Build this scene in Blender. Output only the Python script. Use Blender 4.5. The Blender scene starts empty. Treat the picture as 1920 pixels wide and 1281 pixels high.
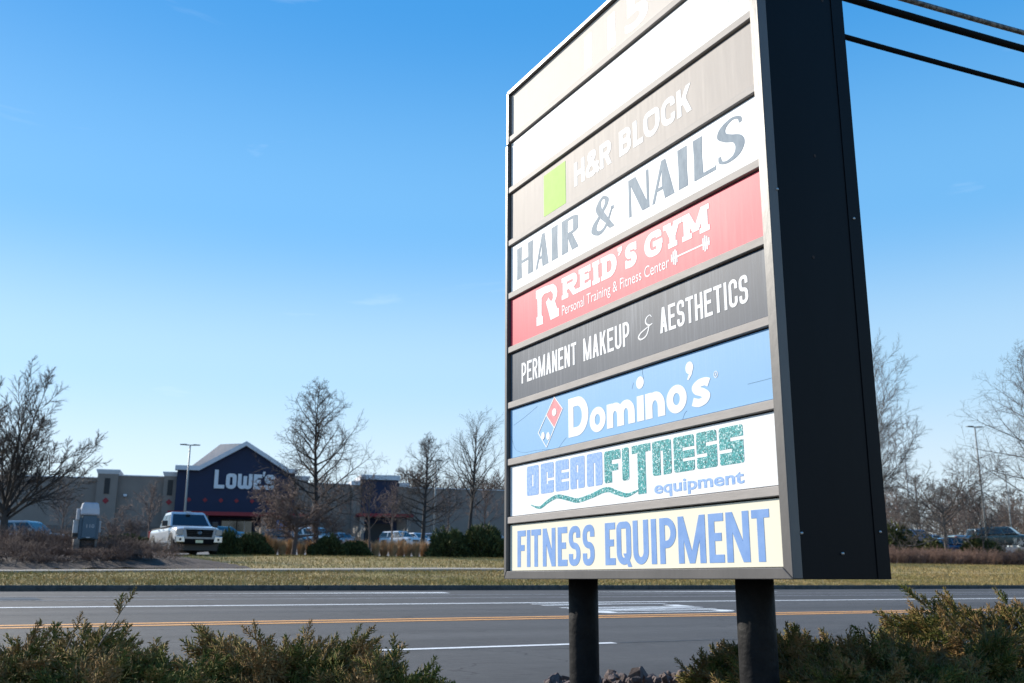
import bpy, math, random
import numpy as np
from mathutils import Vector, Matrix
from mathutils.geometry import delaunay_2d_cdt

# ------------------------------------------------------------------ scene, camera, sky, sun
scene = bpy.context.scene
col = scene.collection
EYE = 1.62
FPX, PITCH, ROLL, YAW = 1848.03, 0.2374, 0.0026, 0.4816
_c, _s = math.cos(PITCH), math.sin(PITCH)
F_ = np.array([0, _c, _s]); _U0 = np.array([0, -_s, _c]); _X0 = np.array([1.0, 0, 0])
X_ = math.cos(ROLL)*_X0 + math.sin(ROLL)*_U0
U_ = -math.sin(ROLL)*_X0 + math.cos(ROLL)*_U0
cam_d = bpy.data.cameras.new('camera'); cam = bpy.data.objects.new('camera', cam_d); col.objects.link(cam)
M = Matrix.Identity(4)
for i in range(3):
    M[i][0] = X_[i]; M[i][1] = U_[i]; M[i][2] = -F_[i]
M[2][3] = EYE
cam.matrix_world = M
cam_d.sensor_width = 36.0
cam_d.lens = FPX/1920*36.0
cam_d.clip_start = 0.05; cam_d.clip_end = 6000
cam_d.dof.use_dof = True
cam_d.dof.focus_distance = 5.0
cam_d.dof.aperture_fstop = 5.0
scene.camera = cam

SUN_EL = math.radians(28.0)
SUN_AZ = math.radians(-57.0)          # clockwise from +Y
world = bpy.data.worlds.new('World'); scene.world = world; world.use_nodes = True
wn = world.node_tree.nodes; wl = world.node_tree.links
wn.clear()
sky = wn.new('ShaderNodeTexSky'); sky.sky_type = 'NISHITA'; sky.sun_disc = False
sky.sun_elevation = SUN_EL; sky.sun_rotation = SUN_AZ
sky.altitude = 30; sky.air_density = 1.0; sky.dust_density = 0.22; sky.ozone_density = 3.0
bgn = wn.new('ShaderNodeBackground'); bgn.inputs['Strength'].default_value = 0.125
won = wn.new('ShaderNodeOutputWorld')
scl = sky
# pale haze low over the whole horizon
tcw = wn.new('ShaderNodeTexCoord'); sep = wn.new('ShaderNodeSeparateXYZ'); wl.new(tcw.outputs['Generated'], sep.inputs[0])
def wmath(op, a, b):
    n = wn.new('ShaderNodeMath'); n.operation = op
    for i, v in enumerate((a, b)):
        if isinstance(v, (int, float)): n.inputs[i].default_value = v
        elif v is not None: wl.new(v, n.inputs[i])
    return n.outputs[0]
rmp = wn.new('ShaderNodeValToRGB'); rmp.color_ramp.interpolation = 'EASE'
rmp.color_ramp.elements.remove(rmp.color_ramp.elements[1])
for i, (ps, c) in enumerate(((0.0, (4.4, 4.9, 5.3)), (.09, (4.0, 4.8, 5.4)), (.20, (2.7, 4.25, 5.6)), (.35, (.95, 2.95, 5.4)), (.55, (.16, 1.9, 4.7)), (.95, (.08, 1.1, 3.4)))):
    e = rmp.color_ramp.elements[0] if i == 0 else rmp.color_ramp.elements.new(ps)
    e.position = ps; e.color = (c[0]/5.7, c[1]/5.7, c[2]/5.7, 1)
wl.new(sep.outputs['Z'], rmp.inputs['Fac'])
r52 = wn.new('ShaderNodeVectorMath'); r52.operation = 'SCALE'; r52.inputs['Scale'].default_value = 5.7; wl.new(rmp.outputs['Color'], r52.inputs[0])
hsv = wn.new('ShaderNodeMixRGB'); hsv.inputs['Fac'].default_value = .80
wl.new(scl.outputs[0], hsv.inputs['Color1']); wl.new(r52.outputs[0], hsv.inputs['Color2'])
# a few thin cirrus streaks, part of the sky
tc = wn.new('ShaderNodeTexCoord'); mp = wn.new('ShaderNodeMapping')
mp.inputs['Rotation'].default_value = (0.0, 0.25, 0.5); mp.inputs['Scale'].default_value = (2.2, 2.2, 13.0)
wl.new(tc.outputs['Generated'], mp.inputs['Vector'])
nz = wn.new('ShaderNodeTexNoise'); nz.inputs['Scale'].default_value = 1.6; nz.inputs['Detail'].default_value = 7; nz.inputs['Distortion'].default_value = 0.6
wl.new(mp.outputs[0], nz.inputs['Vector'])
cr = wn.new('ShaderNodeValToRGB')
cr.color_ramp.elements[0].position = 0.66; cr.color_ramp.elements[0].color = (0, 0, 0, 1)
cr.color_ramp.elements[1].position = 0.86; cr.color_ramp.elements[1].color = (0.22, 0.22, 0.22, 1)
wl.new(nz.outputs['Fac'], cr.inputs['Fac'])
mxs = wn.new('ShaderNodeMixRGB'); mxs.inputs['Color2'].default_value = (8.5, 8.8, 9.2, 1)
wl.new(cr.outputs['Color'], mxs.inputs['Fac']); wl.new(hsv.outputs[0], mxs.inputs['Color1'])
wl.new(mxs.outputs[0], bgn.inputs['Color']); wl.new(bgn.outputs[0], won.inputs['Surface'])

sun_d = bpy.data.lights.new('sun', 'SUN'); sun_d.energy = 5.0; sun_d.angle = math.radians(0.53); sun_d.color = (1.0, 0.93, 0.82)
sun = bpy.data.objects.new('sun', sun_d); col.objects.link(sun)
sdir = Vector((math.sin(SUN_AZ)*math.cos(SUN_EL), math.cos(SUN_AZ)*math.cos(SUN_EL), math.sin(SUN_EL)))
sun.rotation_euler = (-sdir).to_track_quat('-Z', 'Y').to_euler()
sun.location = (-40, 20, 40)
vs = scene.view_settings
vs.view_transform = 'Standard'; vs.look = 'None'; vs.exposure = 0.55; vs.gamma = 1.0; vs.use_curve_mapping = False

# ------------------------------------------------------------------ pixel / road coordinates (real places, metres)
UV = np.array([-math.sin(YAW), math.cos(YAW), 0.0])      # s axis: across the road
NV = np.array([math.cos(YAW), math.sin(YAW), 0.0])       # t axis: along the road
def ray(x, y): return F_ + X_*(x-960)/FPX + U_*(640.5-y)/FPX
def proj(P):
    z = P@F_; return 960+FPX*(P@X_)/z, 640.5-FPX*(P@U_)/z
def ramp(x, a, b):
    v = np.clip((x-a)/(b-a), 0, 1); return v*v*(3-2*v)
PS = [-900, -2, 1.6, 3.0, 5.6, 5.9, 20.5, 20.66, 25.3, 26.7, 44, 48, 125, 140, 3000]
PZ = [-1.62, -1.62, -1.5, -1.0, -0.9, -0.86, -0.31, -0.125, 0.13, 0.15, 0.92, 1.0, 3.4, 3.6, 3.6]
def zt(s, t):
    """ground height relative to the eye"""
    s = np.asarray(s, float); t = np.asarray(t, float)
    z = np.interp(s, PS, PZ)
    z = z + .012*np.clip(t, 0, 12)*ramp(s, 22, 26)*(1-ramp(s, 40, 48))
    z = z + .02*np.clip(t-5, 0, 90)*ramp(s, 46, 60)
    return z
def zroad(s): return -1.0+.038*s
def st(s, t, z=0.0):
    """road coordinates to world (z relative to the eye)"""
    p = UV*s + NV*t
    return Vector((p[0], p[1], z+EYE))
def loc(px, s):
    """ground place seen in column px at distance s across the road"""
    y = 1050.0
    for _ in range(25):
        d = ray(px, y); P = d*(s/(d@UV)); t = P@NV; z = float(zt(s, t)); P[2] = z
        y = proj(P)[1]
    return Vector((P[0], P[1], z+EYE)), t
def ztop(px, py, s):
    d = ray(px, py); return float((d*(s/(d@UV)))[2])+EYE

# ------------------------------------------------------------------ helpers
rng = random.Random(7)
def link(o, parent=None):
    col.objects.link(o)
    if parent is not None: o.parent = parent
    return o
def tag(o, label=None, cat=None, group=None, kind=None):
    if label: o['label'] = label
    if cat: o['category'] = cat
    if group: o['group'] = group
    if kind: o['kind'] = kind
    return o
def thing(name, label, cat, loc_=(0, 0, 0), rz=0.0, group=None):
    o = bpy.data.objects.new(name, None); o.empty_display_size = 0.3
    link(o); o.location = loc_; o.rotation_euler = (0, 0, rz)
    return tag(o, label, cat, group)
def copy_tree(o, parent=None):
    c = o.copy(); col.objects.link(c)
    if parent is not None: c.parent = parent
    for ch in list(o.children): copy_tree(ch, c)
    return c
def mesh_np(name, verts, tris, smooth=False):
    me = bpy.data.meshes.new(name)
    verts = np.asarray(verts, np.float32).reshape(-1, 3); tris = np.asarray(tris, np.int32).reshape(-1, 3)
    me.vertices.add(len(verts)); me.vertices.foreach_set('co', verts.ravel())
    me.loops.add(len(tris)*3); me.loops.foreach_set('vertex_index', tris.ravel())
    me.polygons.add(len(tris)); me.polygons.foreach_set('loop_start', np.arange(0, len(tris)*3, 3, dtype=np.int32))
    me.polygons.foreach_set('loop_total', np.full(len(tris), 3, np.int32))
    if smooth: me.polygons.foreach_set('use_smooth', np.ones(len(tris), bool))
    me.update(calc_edges=True); me.validate()
    return me
class MB:
    def __init__(self): self.v = []; self.f = []
    def add(self, vs, fs):
        o = len(self.v); self.v += [tuple(p) for p in vs]; self.f += [tuple(i+o for i in f) for f in fs]; return self
    def box(self, x0, x1, y0, y1, z0, z1):
        return self.add([(x0,y0,z0),(x1,y0,z0),(x1,y1,z0),(x0,y1,z0),(x0,y0,z1),(x1,y0,z1),(x1,y1,z1),(x0,y1,z1)],
                 [(0,3,2,1),(4,5,6,7),(0,1,5,4),(1,2,6,5),(2,3,7,6),(3,0,4,7)])
    def prism(self, poly, axis, a, b):
        """extrude 2D poly (list) along axis 'x','y','z' from a to b"""
        n = len(poly)
        def p(q, h):
            return {'x': (h, q[0], q[1]), 'y': (q[0], h, q[1]), 'z': (q[0], q[1], h)}[axis]
        vs = [p(q, a) for q in poly]+[p(q, b) for q in poly]
        fs = [tuple(range(n)), tuple(range(2*n-1, n-1, -1))]+[(i, i+n, (i+1) % n+n, (i+1) % n) for i in range(n)]
        return self.add(vs, fs)
    def rings(self, rings, cap=True):
        n = len(rings[0]); vs = [p for r in rings for p in r]; fs = []
        for k in range(len(rings)-1):
            for i in range(n):
                j = (i+1) % n
                fs.append((k*n+i, k*n+j, (k+1)*n+j, (k+1)*n+i))
        if cap: fs.append(tuple(range(n-1, -1, -1))); fs.append(tuple((len(rings)-1)*n+i for i in range(n)))
        return self.add(vs, fs)
    def tube(self, pts, radii, n=8, cap=True):
        pts = [Vector(p) for p in pts]; rs = []
        if not hasattr(radii, '__len__'): radii = [radii]*len(pts)
        ref = Vector((0, 0, 1))
        for i, p in enumerate(pts):
            d = (pts[min(i+1, len(pts)-1)]-pts[max(i-1, 0)]).normalized()
            a = d.cross(ref)
            if a.length < 1e-3: a = d.cross(Vector((1, 0, 0)))
            a.normalize(); b = a.cross(d)
            rs.append([p+(a*math.cos(2*math.pi*k/n)+b*math.sin(2*math.pi*k/n))*radii[i] for k in range(n)])
        return self.rings(rs, cap)
    def build(self, name, mat, parent=None, smooth=False, bevel=0.0, seg=2, recalc=True):
        me = bpy.data.meshes.new(name); me.from_pydata(self.v, [], self.f); me.update()
        if recalc:
            import bmesh
            b = bmesh.new(); b.from_mesh(me); bmesh.ops.recalc_face_normals(b, faces=b.faces)
            if bevel: bmesh.ops.bevel(b, geom=[e for e in b.edges if e.calc_face_angle(0) > 0.5], offset=bevel, segments=seg, affect='EDGES', profile=0.6, clamp_overlap=True)
            b.to_mesh(me); b.free()
        if smooth: me.polygons.foreach_set('use_smooth', np.ones(len(me.polygons), bool))
        o = bpy.data.objects.new(name, me)
        if mat: me.materials.append(mat)
        return link(o, parent)

# ------------------------------------------------------------------ materials
def newmat(name):
    m = bpy.data.materials.new(name); m.use_nodes = True
    return m, m.node_tree.nodes, m.node_tree.links, m.node_tree.nodes['Principled BSDF']
def mat(name, c1, c2=None, scale=5.0, rough=0.6, metal=0.0, bump=0.0, bscale=None, spec=0.5, detail=6, stretch=(1, 1, 1), lo=0.35, hi=0.65, coat=0.0, island=0.0, coords='Object'):
    m, N, L, P = newmat(name)
    P.inputs['Roughness'].default_value = rough; P.inputs['Metallic'].default_value = metal
    P.inputs['Specular IOR Level'].default_value = spec
    P.inputs['Coat Weight'].default_value = coat; P.inputs['Coat Roughness'].default_value = 0.08
    c2 = c2 or tuple(v*0.82 for v in c1)
    t = N.new('ShaderNodeTexCoord'); mp = N.new('ShaderNodeMapping'); mp.inputs['Scale'].default_value = stretch
    L.new(t.outputs[coords], mp.inputs['Vector'])
    nz = N.new('ShaderNodeTexNoise'); nz.inputs['Scale'].default_value = scale; nz.inputs['Detail'].default_value = detail; nz.inputs['Roughness'].default_value = 0.62
    L.new(mp.outputs[0], nz.inputs['Vector'])
    r = N.new('ShaderNodeValToRGB'); r.color_ramp.elements[0].position = lo; r.color_ramp.elements[1].position = hi
    r.color_ramp.elements[0].color = (*c1, 1); r.color_ramp.elements[1].color = (*c2, 1)
    L.new(nz.outputs['Fac'], r.inputs['Fac']); out = r.outputs['Color']
    if island:
        g = N.new('ShaderNodeNewGeometry'); mr = N.new('ShaderNodeMapRange')
        mr.inputs['To Min'].default_value = 1-island; mr.inputs['To Max'].default_value = 1+island
        L.new(g.outputs['Random Per Island'], mr.inputs['Value'])
        mu = N.new('ShaderNodeMixRGB'); mu.blend_type = 'MULTIPLY'; mu.inputs['Fac'].default_value = 1
        L.new(out, mu.inputs['Color1']); L.new(mr.outputs[0], mu.inputs['Color2']); out = mu.outputs[0]
    L.new(out, P.inputs['Base Color'])
    if bump:
        n2 = N.new('ShaderNodeTexNoise'); n2.inputs['Scale'].default_value = bscale or scale*6; n2.inputs['Detail'].default_value = 8
        L.new(mp.outputs[0], n2.inputs['Vector'])
        b = N.new('ShaderNodeBump'); b.inputs['Strength'].default_value = bump; b.inputs['Distance'].default_value = 0.02
        L.new(n2.outputs['Fac'], b.inputs['Height']); L.new(b.outputs[0], P.inputs['Normal'])
    return m

def ground_mat(name, cols, scales, rough=0.9, bump=0.5, bscale=40, spec=0.3, stretch=(1, 1, 1), rot=YAW):
    """cols: three colours mixed by a broad and a fine noise"""
    m, N, L, P = newmat(name)
    P.inputs['Roughness'].default_value = rough; P.inputs['Specular IOR Level'].default_value = spec
    t = N.new('ShaderNodeTexCoord'); mp = N.new('ShaderNodeMapping'); mp.inputs['Scale'].default_value = stretch
    mp.vector_type = 'TEXTURE' if False else 'POINT'
    mp.inputs['Rotation'].default_value = (0, 0, -rot)
    L.new(t.outputs['Object'], mp.inputs['Vector'])
    def nz(sc, det=8):
        n = N.new('ShaderNodeTexNoise'); n.inputs['Scale'].default_value = sc; n.inputs['Detail'].default_value = det; n.inputs['Roughness'].default_value = 0.65
        L.new(mp.outputs[0], n.inputs['Vector']); return n
    a = nz(scales[0]); b = nz(scales[1])
    r1 = N.new('ShaderNodeValToRGB'); r1.color_ramp.elements[0].position = .36; r1.color_ramp.elements[1].position = .64
    r1.color_ramp.elements[0].color = (*cols[0], 1); r1.color_ramp.elements[1].color = (*cols[1], 1)
    L.new(a.outputs['Fac'], r1.inputs['Fac'])
    r2 = N.new('ShaderNodeValToRGB'); r2.color_ramp.elements[0].position = .42; r2.color_ramp.elements[1].position = .66
    r2.color_ramp.elements[0].color = (0, 0, 0, 1); r2.color_ramp.elements[1].color = (1, 1, 1, 1)
    L.new(b.outputs['Fac'], r2.inputs['Fac'])
    mx = N.new('ShaderNodeMixRGB'); mx.inputs['Color2'].default_value = (*cols[2], 1)
    L.new(r2.outputs['Color'], mx.inputs['Fac']); L.new(r1.outputs['Color'], mx.inputs['Color1'])
    L.new(mx.outputs[0], P.inputs['Base Color'])
    n3 = nz(bscale, 10); bp = N.new('ShaderNodeBump'); bp.inputs['Strength'].default_value = bump; bp.inputs['Distance'].default_value = 0.03
    L.new(n3.outputs['Fac'], bp.inputs['Height']); L.new(bp.outputs[0], P.inputs['Normal'])
    return m

# ------------------------------------------------------------------ the setting: ground, road, kerbs, sidewalk, lots
def sheet(name, ss, ts, zf, m, parent=None, kind='structure', off=0.0):
    S, T = np.meshgrid(ss, ts, indexing='ij')
    Z = zf(S, T)+off
    P = S[..., None]*UV+T[..., None]*NV
    V = np.stack([P[..., 0], P[..., 1], Z+EYE], -1).reshape(-1, 3)
    n, k = len(ss), len(ts)
    i, j = np.meshgrid(np.arange(n-1), np.arange(k-1), indexing='ij')
    a = (i*k+j).ravel(); b = a+1; c = a+k; d = c+1
    tris = np.concatenate([np.stack([a, c, b], 1), np.stack([b, c, d], 1)])
    me = mesh_np(name, V, tris, True); me.materials.append(m)
    o = bpy.data.objects.new(name, me); link(o, parent)
    if parent is None: o['kind'] = kind
    return o
MT = {}
MT['lawn'] = ground_mat('lawn', [(.47, .33, .14), (.33, .265, .09), (.20, .14, .07)], (.22, 2.6), bump=.9, bscale=26)
MT['asphalt'] = ground_mat('asphalt', [(.080, .076, .073), (.100, .095, .090), (.060, .057, .055)], (.5, 34.0), rough=.82, bump=.35, bscale=90, spec=.4, stretch=(.18, 1.4, 1))
def asphalt_wear(m):
    N = m.node_tree.nodes; L = m.node_tree.links; P = N['Principled BSDF']
    src = P.inputs['Base Color'].links[0].from_socket
    t = N.new('ShaderNodeTexCoord'); mp = N.new('ShaderNodeMapping'); mp.inputs['Rotation'].default_value = (0, 0, -YAW); L.new(t.outputs['Object'], mp.inputs['Vector'])
    def nz(sc, stretch, det=4, dist=0.0):
        q = N.new('ShaderNodeMapping'); q.inputs['Scale'].default_value = stretch; L.new(mp.outputs[0], q.inputs['Vector'])
        n = N.new('ShaderNodeTexNoise'); n.inputs['Scale'].default_value = sc; n.inputs['Detail'].default_value = det; n.inputs['Distortion'].default_value = dist; L.new(q.outputs[0], n.inputs['Vector']); return n.outputs['Fac']
    def mul(src, fac, lo, hi, a, b):
        r = N.new('ShaderNodeMapRange'); r.inputs['From Min'].default_value = lo; r.inputs['From Max'].default_value = hi; r.inputs['To Min'].default_value = a; r.inputs['To Max'].default_value = b; L.new(fac, r.inputs['Value'])
        x = N.new('ShaderNodeMixRGB'); x.blend_type = 'MULTIPLY'; x.inputs['Fac'].default_value = 1; L.new(src, x.inputs['Color1']); L.new(r.outputs[0], x.inputs['Color2']); return x.outputs[0]
    c = mul(src, nz(1.0, (.03, 1.1, 1), 3), .35, .65, .80, 1.16)           # tyre-darkened tracks along the road
    c = mul(c, nz(.35, (.5, 1.6, 1), 5), .55, .70, 1.0, .80)               # stains
    n = nz(.42, (.55, 1.5, 1), 6, .4)
    s1 = N.new('ShaderNodeMath'); s1.operation = 'SUBTRACT'; s1.inputs[1].default_value = .5; L.new(n, s1.inputs[0]); a1 = N.new('ShaderNodeMath'); a1.operation = 'ABSOLUTE'; L.new(s1.outputs[0], a1.inputs[0])
    c = mul(c, a1.outputs[0], .0015, .0035, .50, 1.0)                        # hairline cracks
    L.new(c, P.inputs['Base Color'])
asphalt_wear(MT['asphalt'])
MT['lot'] = ground_mat('lot_asphalt', [(.12, .12, .12), (.15, .148, .145), (.10, .10, .10)], (.2, 12.0), rough=.85, bump=.3, bscale=50)
MT['mulch'] = ground_mat('mulch', [(.065, .046, .038), (.10, .075, .062), (.035, .026, .022)], (1.2, 9.0), bump=1.0, bscale=30)
MT['soil'] = ground_mat('soil', [(.085, .06, .05), (.11, .08, .065), (.05, .036, .03)], (1.5, 14.0), bump=1.0, bscale=45)
MT['concrete'] = ground_mat('concrete', [(.40, .355, .30), (.35, .31, .265), (.29, .26, .22)], (.8, 7.0), rough=.85, bump=.3, bscale=60)
MT['kerb'] = ground_mat('kerb_concrete_shaded', [(.095, .086, .078), (.075, .07, .064), (.05, .046, .042)], (1.0, 9.0), rough=.9, bump=.4, bscale=60)  # concrete tone lowered so the colour carries the shade on the kerb face
MT['white_paint'] = mat('road_paint_white', (.80, .80, .78), (.64, .64, .63), scale=9, rough=.7, bump=.1)
MT['worn_paint'] = mat('road_paint_worn', (.34, .345, .36), (.17, .17, .18), scale=6, rough=.7)
MT['yellow_paint'] = mat('road_paint_yellow', (.78, .37, .10), (.64, .29, .08), scale=9, rough=.7, bump=.1)
MT['seal'] = mat('crack_seal', (.03, .03, .032), rough=.5)

ss_ = np.array(sorted(set(PS+list(np.arange(21, 48, 1.5))+list(np.arange(50, 125, 5))+[-300, -100, -30, -8, 160, 220, 400, 900])))
ts_ = np.array([-1500, -600, -250, -120, -60]+list(np.arange(-36, 110, 3.0))+[112, 130, 170, 260, 500, 1500], float)
def zground(S, T):
    lump = .02*np.sin(S*1.9+T*.7)*np.sin(T*.53-S*.4)*ramp(S, 21, 23)
    return zt(S, T)+lump
sheet('ground', ss_, ts_, zground, MT['lawn'])
tr = np.array([-400, -120, -40, -15, 0, 10, 20, 40, 80, 160, 400], float)
sheet('road', np.linspace(5.95, 20.5, 14), tr, lambda S, T: zroad(S), MT['asphalt'])
def kerb(name, s0, s1, zb0, ztp, t0, t1, step):
    """kerb of separate cast lengths with joints"""
    root = bpy.data.objects.new(name, None); link(root); root.location = st(s0, t0, zb0); root['kind'] = 'structure'
    base = None
    q = root.location
    t = t0
    while t < t1-1e-6:
        L_ = min(step, t1-t)
        if base is None or abs(L_-step) > 1e-6:
            m = MB()
            prof = [(0, -.12), (.16, -.12), (.16, ztp-zb0), (.035, ztp-zb0), (.008, ztp-zb0-.02), (0, ztp-zb0-.05)]
            vs = []
            for tt in (.006, L_-.006):
                for (ds, dz) in prof:
                    p = UV*ds+NV*tt; vs.append((p[0], p[1], dz))
            n = len(prof)
            m.add(vs, [tuple(range(n)), tuple(range(2*n-1, n-1, -1))]+[(i, i+n, (i+1) % n+n, (i+1) % n) for i in range(n)])
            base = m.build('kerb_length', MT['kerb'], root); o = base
        else:
            o = base.copy(); link(o, root)
        o.location = Vector(NV*(t-t0)); t += L_
    return root
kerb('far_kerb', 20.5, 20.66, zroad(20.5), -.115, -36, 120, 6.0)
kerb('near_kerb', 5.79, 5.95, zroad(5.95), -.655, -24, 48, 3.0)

def stripe(name, s, w, t0, t1, m, n=24):
    o = sheet(name, [s-w/2, s+w/2], np.linspace(t0, t1, n), lambda S, T: zroad(S), m, off=.004)
    return o
stripe('yellow_road_line', 12.48, .15, -60, 140, MT['yellow_paint'])
stripe('yellow_road_line', 12.80, .15, -60, 140, MT['yellow_paint'])
stripe('white_lane_line', 15.9, .16, -60, 140, MT['white_paint'])
stripe('faded_lane_line', 17.55, .09, -60, 140, MT['worn_paint'])
stripe('faded_lane_line', 18.55, .08, -60, 140, MT['worn_paint'])
for k in range(-3, 6):
    if k == 0: t0, t1 = 3.28, 6.05
    else: t0, t1 = 3.28+k*12.2, 6.05+k*12.2
    stripe('white_lane_dash', 9.2, .115, t0, t1, MT['white_paint'], 3)
def decal(name, quad, m, off=.006):
    """flat road patch from (s,t) corners"""
    me = bpy.data.meshes.new(name); me.from_pydata([st(s, t, zroad(s)+off) for s, t in quad], [], [tuple(range(len(quad)))]); me.update(); me.materials.append(m)
    o = bpy.data.objects.new(name, me); link(o); o['kind'] = 'structure'; return o
decal('white_edge_taper', [(19.35, 3.2), (19.15, 8.6), (19.5, 8.6)], MT['white_paint'])
decal('white_edge_taper', [(19.4, 11.3), (19.25, 17.5), (19.6, 17.5)], MT['white_paint'])
decal('asphalt_patch', [(17.7, -3.0), (17.7, .9), (18.3, .8), (18.3, -3.0)], MT['seal'])
stripe('asphalt_seam', 9.2, .022, 6.1, 15.4, MT['seal'], 12)
stripe('asphalt_seam', 14.4, .02, -30, 60, MT['seal'], 12)
# storm drain opening in the far kerb
dr = MB(); dr.add([tuple(st(20.495, t, z)) for t, z in ((7.0, zroad(20.5)+.005), (8.6, zroad(20.5)+.005), (8.6, -.145), (7.0, -.145))]+
                  [tuple(st(20.475, t, z)) for t, z in ((7.0, zroad(20.5)+.005), (8.6, zroad(20.5)+.005), (8.6, -.145), (7.0, -.145))],
                  [(0, 1, 2, 3), (4, 5, 6, 7), (0, 1, 5, 4), (1, 2, 6, 5), (2, 3, 7, 6), (3, 0, 4, 7)])
tag(dr.build('storm_drain', MT['seal']), 'dark storm drain opening in the kerb across the road', 'drain')

# sidewalk in separate slabs
swr = bpy.data.objects.new('sidewalk', None); link(swr); swr.location = st(25.3, -30, float(zt(25.3, -30))); swr['kind'] = 'structure'
t = -30.0
while t < 21:
    m = MB(); vs = []
    for (s, tt) in ((25.15, t+.01), (26.85, t+.01), (26.85, t+1.79), (25.15, t+1.79)):
        z = float(zt(s, tt)); p = st(s, tt, z)-swr.location; vs.append((p.x, p.y, p.z+.045)); 
    vs = [(x, y, z-.12) for x, y, z in vs]+vs
    m.add(vs, [(0, 3, 2, 1), (4, 5, 6, 7), (0, 1, 5, 4), (1, 2, 6, 5), (2, 3, 7, 6), (3, 0, 4, 7)])
    m.build('slab', MT['concrete'], swr); t += 1.8

sheet('parking_lot', np.arange(49.5, 121, 5.0), np.arange(-60, 150, 5.0), lambda S, T: zt(S, T), MT['lot'], off=.03)
sheet('driveway', np.arange(43.0, 50, 1.0), np.arange(-3, 9.3, 1.5), lambda S, T: zt(S, T), MT['lot'], off=.05)
sheet('planting_island', np.arange(43.4, 49.6, 1.0), np.arange(9.3, 80, 1.5), lambda S, T: zt(S, T), MT['mulch'], off=.06)
def zisl(S, T): return zt(S, T)+.05+.22*ramp(S, 27.2, 29.5)*(1-ramp(S, 34, 37.5))*ramp(T, -14, -11)*(1-ramp(T, 4.4, 6.6))+.04*np.sin(S*5+T*3)*np.sin(T*4.3)
sheet('mulch_bed', np.arange(27.2, 37.6, .4), np.arange(-14, 6.7, .4), zisl, MT['mulch'])

# the raised bed this sign stands in
def zbed(S, T):
    z = -.70+.05*np.sin(S*2.1+T*.9)*np.sin(T*1.7-S)-.03*np.sin(T*5.1+S*3.3)
    return z-.95*(1-ramp(S, .6, 2.6))
bed = sheet('planting_bed', np.arange(.4, 5.81, .18), np.arange(-9, 16.1, .25), zbed, MT['soil'])
near = sheet('near_pavement', [-40, -12, -4, 0, .5, 1.0], np.array([-60, -20, -5, 0, 5, 20, 60], float), lambda S, T: S*0-1.60, MT['lot'])

# ------------------------------------------------------------------ lettering
def fillet(pts, r, n=7, closed=False):
    out = []; N = len(pts)
    for i, p in enumerate(pts):
        if not closed and (i == 0 or i == N-1): out.append(p); continue
        a = pts[i-1]; b = pts[(i+1) % N]
        la = math.hypot(a[0]-p[0], a[1]-p[1]); lb = math.hypot(b[0]-p[0], b[1]-p[1])
        rr = min(r, la*.499, lb*.499)
        A = (p[0]+(a[0]-p[0])/la*rr, p[1]+(a[1]-p[1])/la*rr); B = (p[0]+(b[0]-p[0])/lb*rr, p[1]+(b[1]-p[1])/lb*rr)
        k = .448
        c1 = (p[0]+(A[0]-p[0])*k, p[1]+(A[1]-p[1])*k); c2 = (p[0]+(B[0]-p[0])*k, p[1]+(B[1]-p[1])*k)
        for q in range(n+1):
            u = q/n; w = 1-u
            out.append((w**3*A[0]+3*w*w*u*c1[0]+3*w*u*u*c2[0]+u**3*B[0], w**3*A[1]+3*w*w*u*c1[1]+3*w*u*u*c2[1]+u**3*B[1]))
    return out
def spline(pts, n=8):
    out = []; P = [pts[0]]+list(pts)+[pts[-1]]
    for i in range(1, len(P)-2):
        for q in range(n):
            u = q/n
            out.append(tuple(.5*((2*P[i][k])+(-P[i-1][k]+P[i+1][k])*u+(2*P[i-1][k]-5*P[i][k]+4*P[i+1][k]-P[i+2][k])*u*u+(-P[i-1][k]+3*P[i][k]-3*P[i+1][k]+P[i+2][k])*u**3) for k in range(len(pts[0]))))
    out.append(tuple(pts[-1])); return out
def stroke(pts, wx, wy=None, closed=False, ws=None):
    """polygons (quads) of a pen stroke; wx = width of upright strokes, wy = of level strokes"""
    wy = wx if wy is None else wy
    q = [pts[0]]
    for p in pts[1:]:
        if math.hypot(p[0]-q[-1][0], p[1]-q[-1][1]) > 1e-6: q.append(p)
    if closed and math.hypot(q[0][0]-q[-1][0], q[0][1]-q[-1][1]) < 1e-6: q.pop()
    N = len(q); L_, R_ = [], []
    for i in range(N):
        a = q[i-1] if (i > 0 or closed) else None; b = q[(i+1) % N] if (i < N-1 or closed) else None
        ns = []
        for (u, v) in ((a, q[i]), (q[i], b)):
            if u is None or v is None: continue
            dx, dy = v[0]-u[0], v[1]-u[1]; l = math.hypot(dx, dy); ns.append((-dy/l, dx/l))
        nx = sum(k[0] for k in ns)/len(ns); ny = sum(k[1] for k in ns)/len(ns); l = math.hypot(nx, ny) or 1
        nx /= l; ny /= l
        mit = 1/max(.5, nx*ns[0][0]+ny*ns[0][1])
        f = 1.0 if ws is None else ws[min(i, len(ws)-1)]
        L_.append((q[i][0]+nx*wx/2*mit*f, q[i][1]+ny*wy/2*mit*f)); R_.append((q[i][0]-nx*wx/2*mit*f, q[i][1]-ny*wy/2*mit*f))
    out = []
    for i in range(N if closed else N-1):
        j = (i+1) % N; out.append([R_[i], R_[j], L_[j], L_[i]])
    return out
def rect(x0, x1, y0, y1): return [(x0, y0), (x1, y0), (x1, y1), (x0, y1)]
def ell(cx, cy, rx, ry, n=20, a0=0.0): return [(cx+rx*math.cos(a0+2*math.pi*k/n), cy+ry*math.sin(a0+2*math.pi*k/n)) for k in range(n)]
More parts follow.
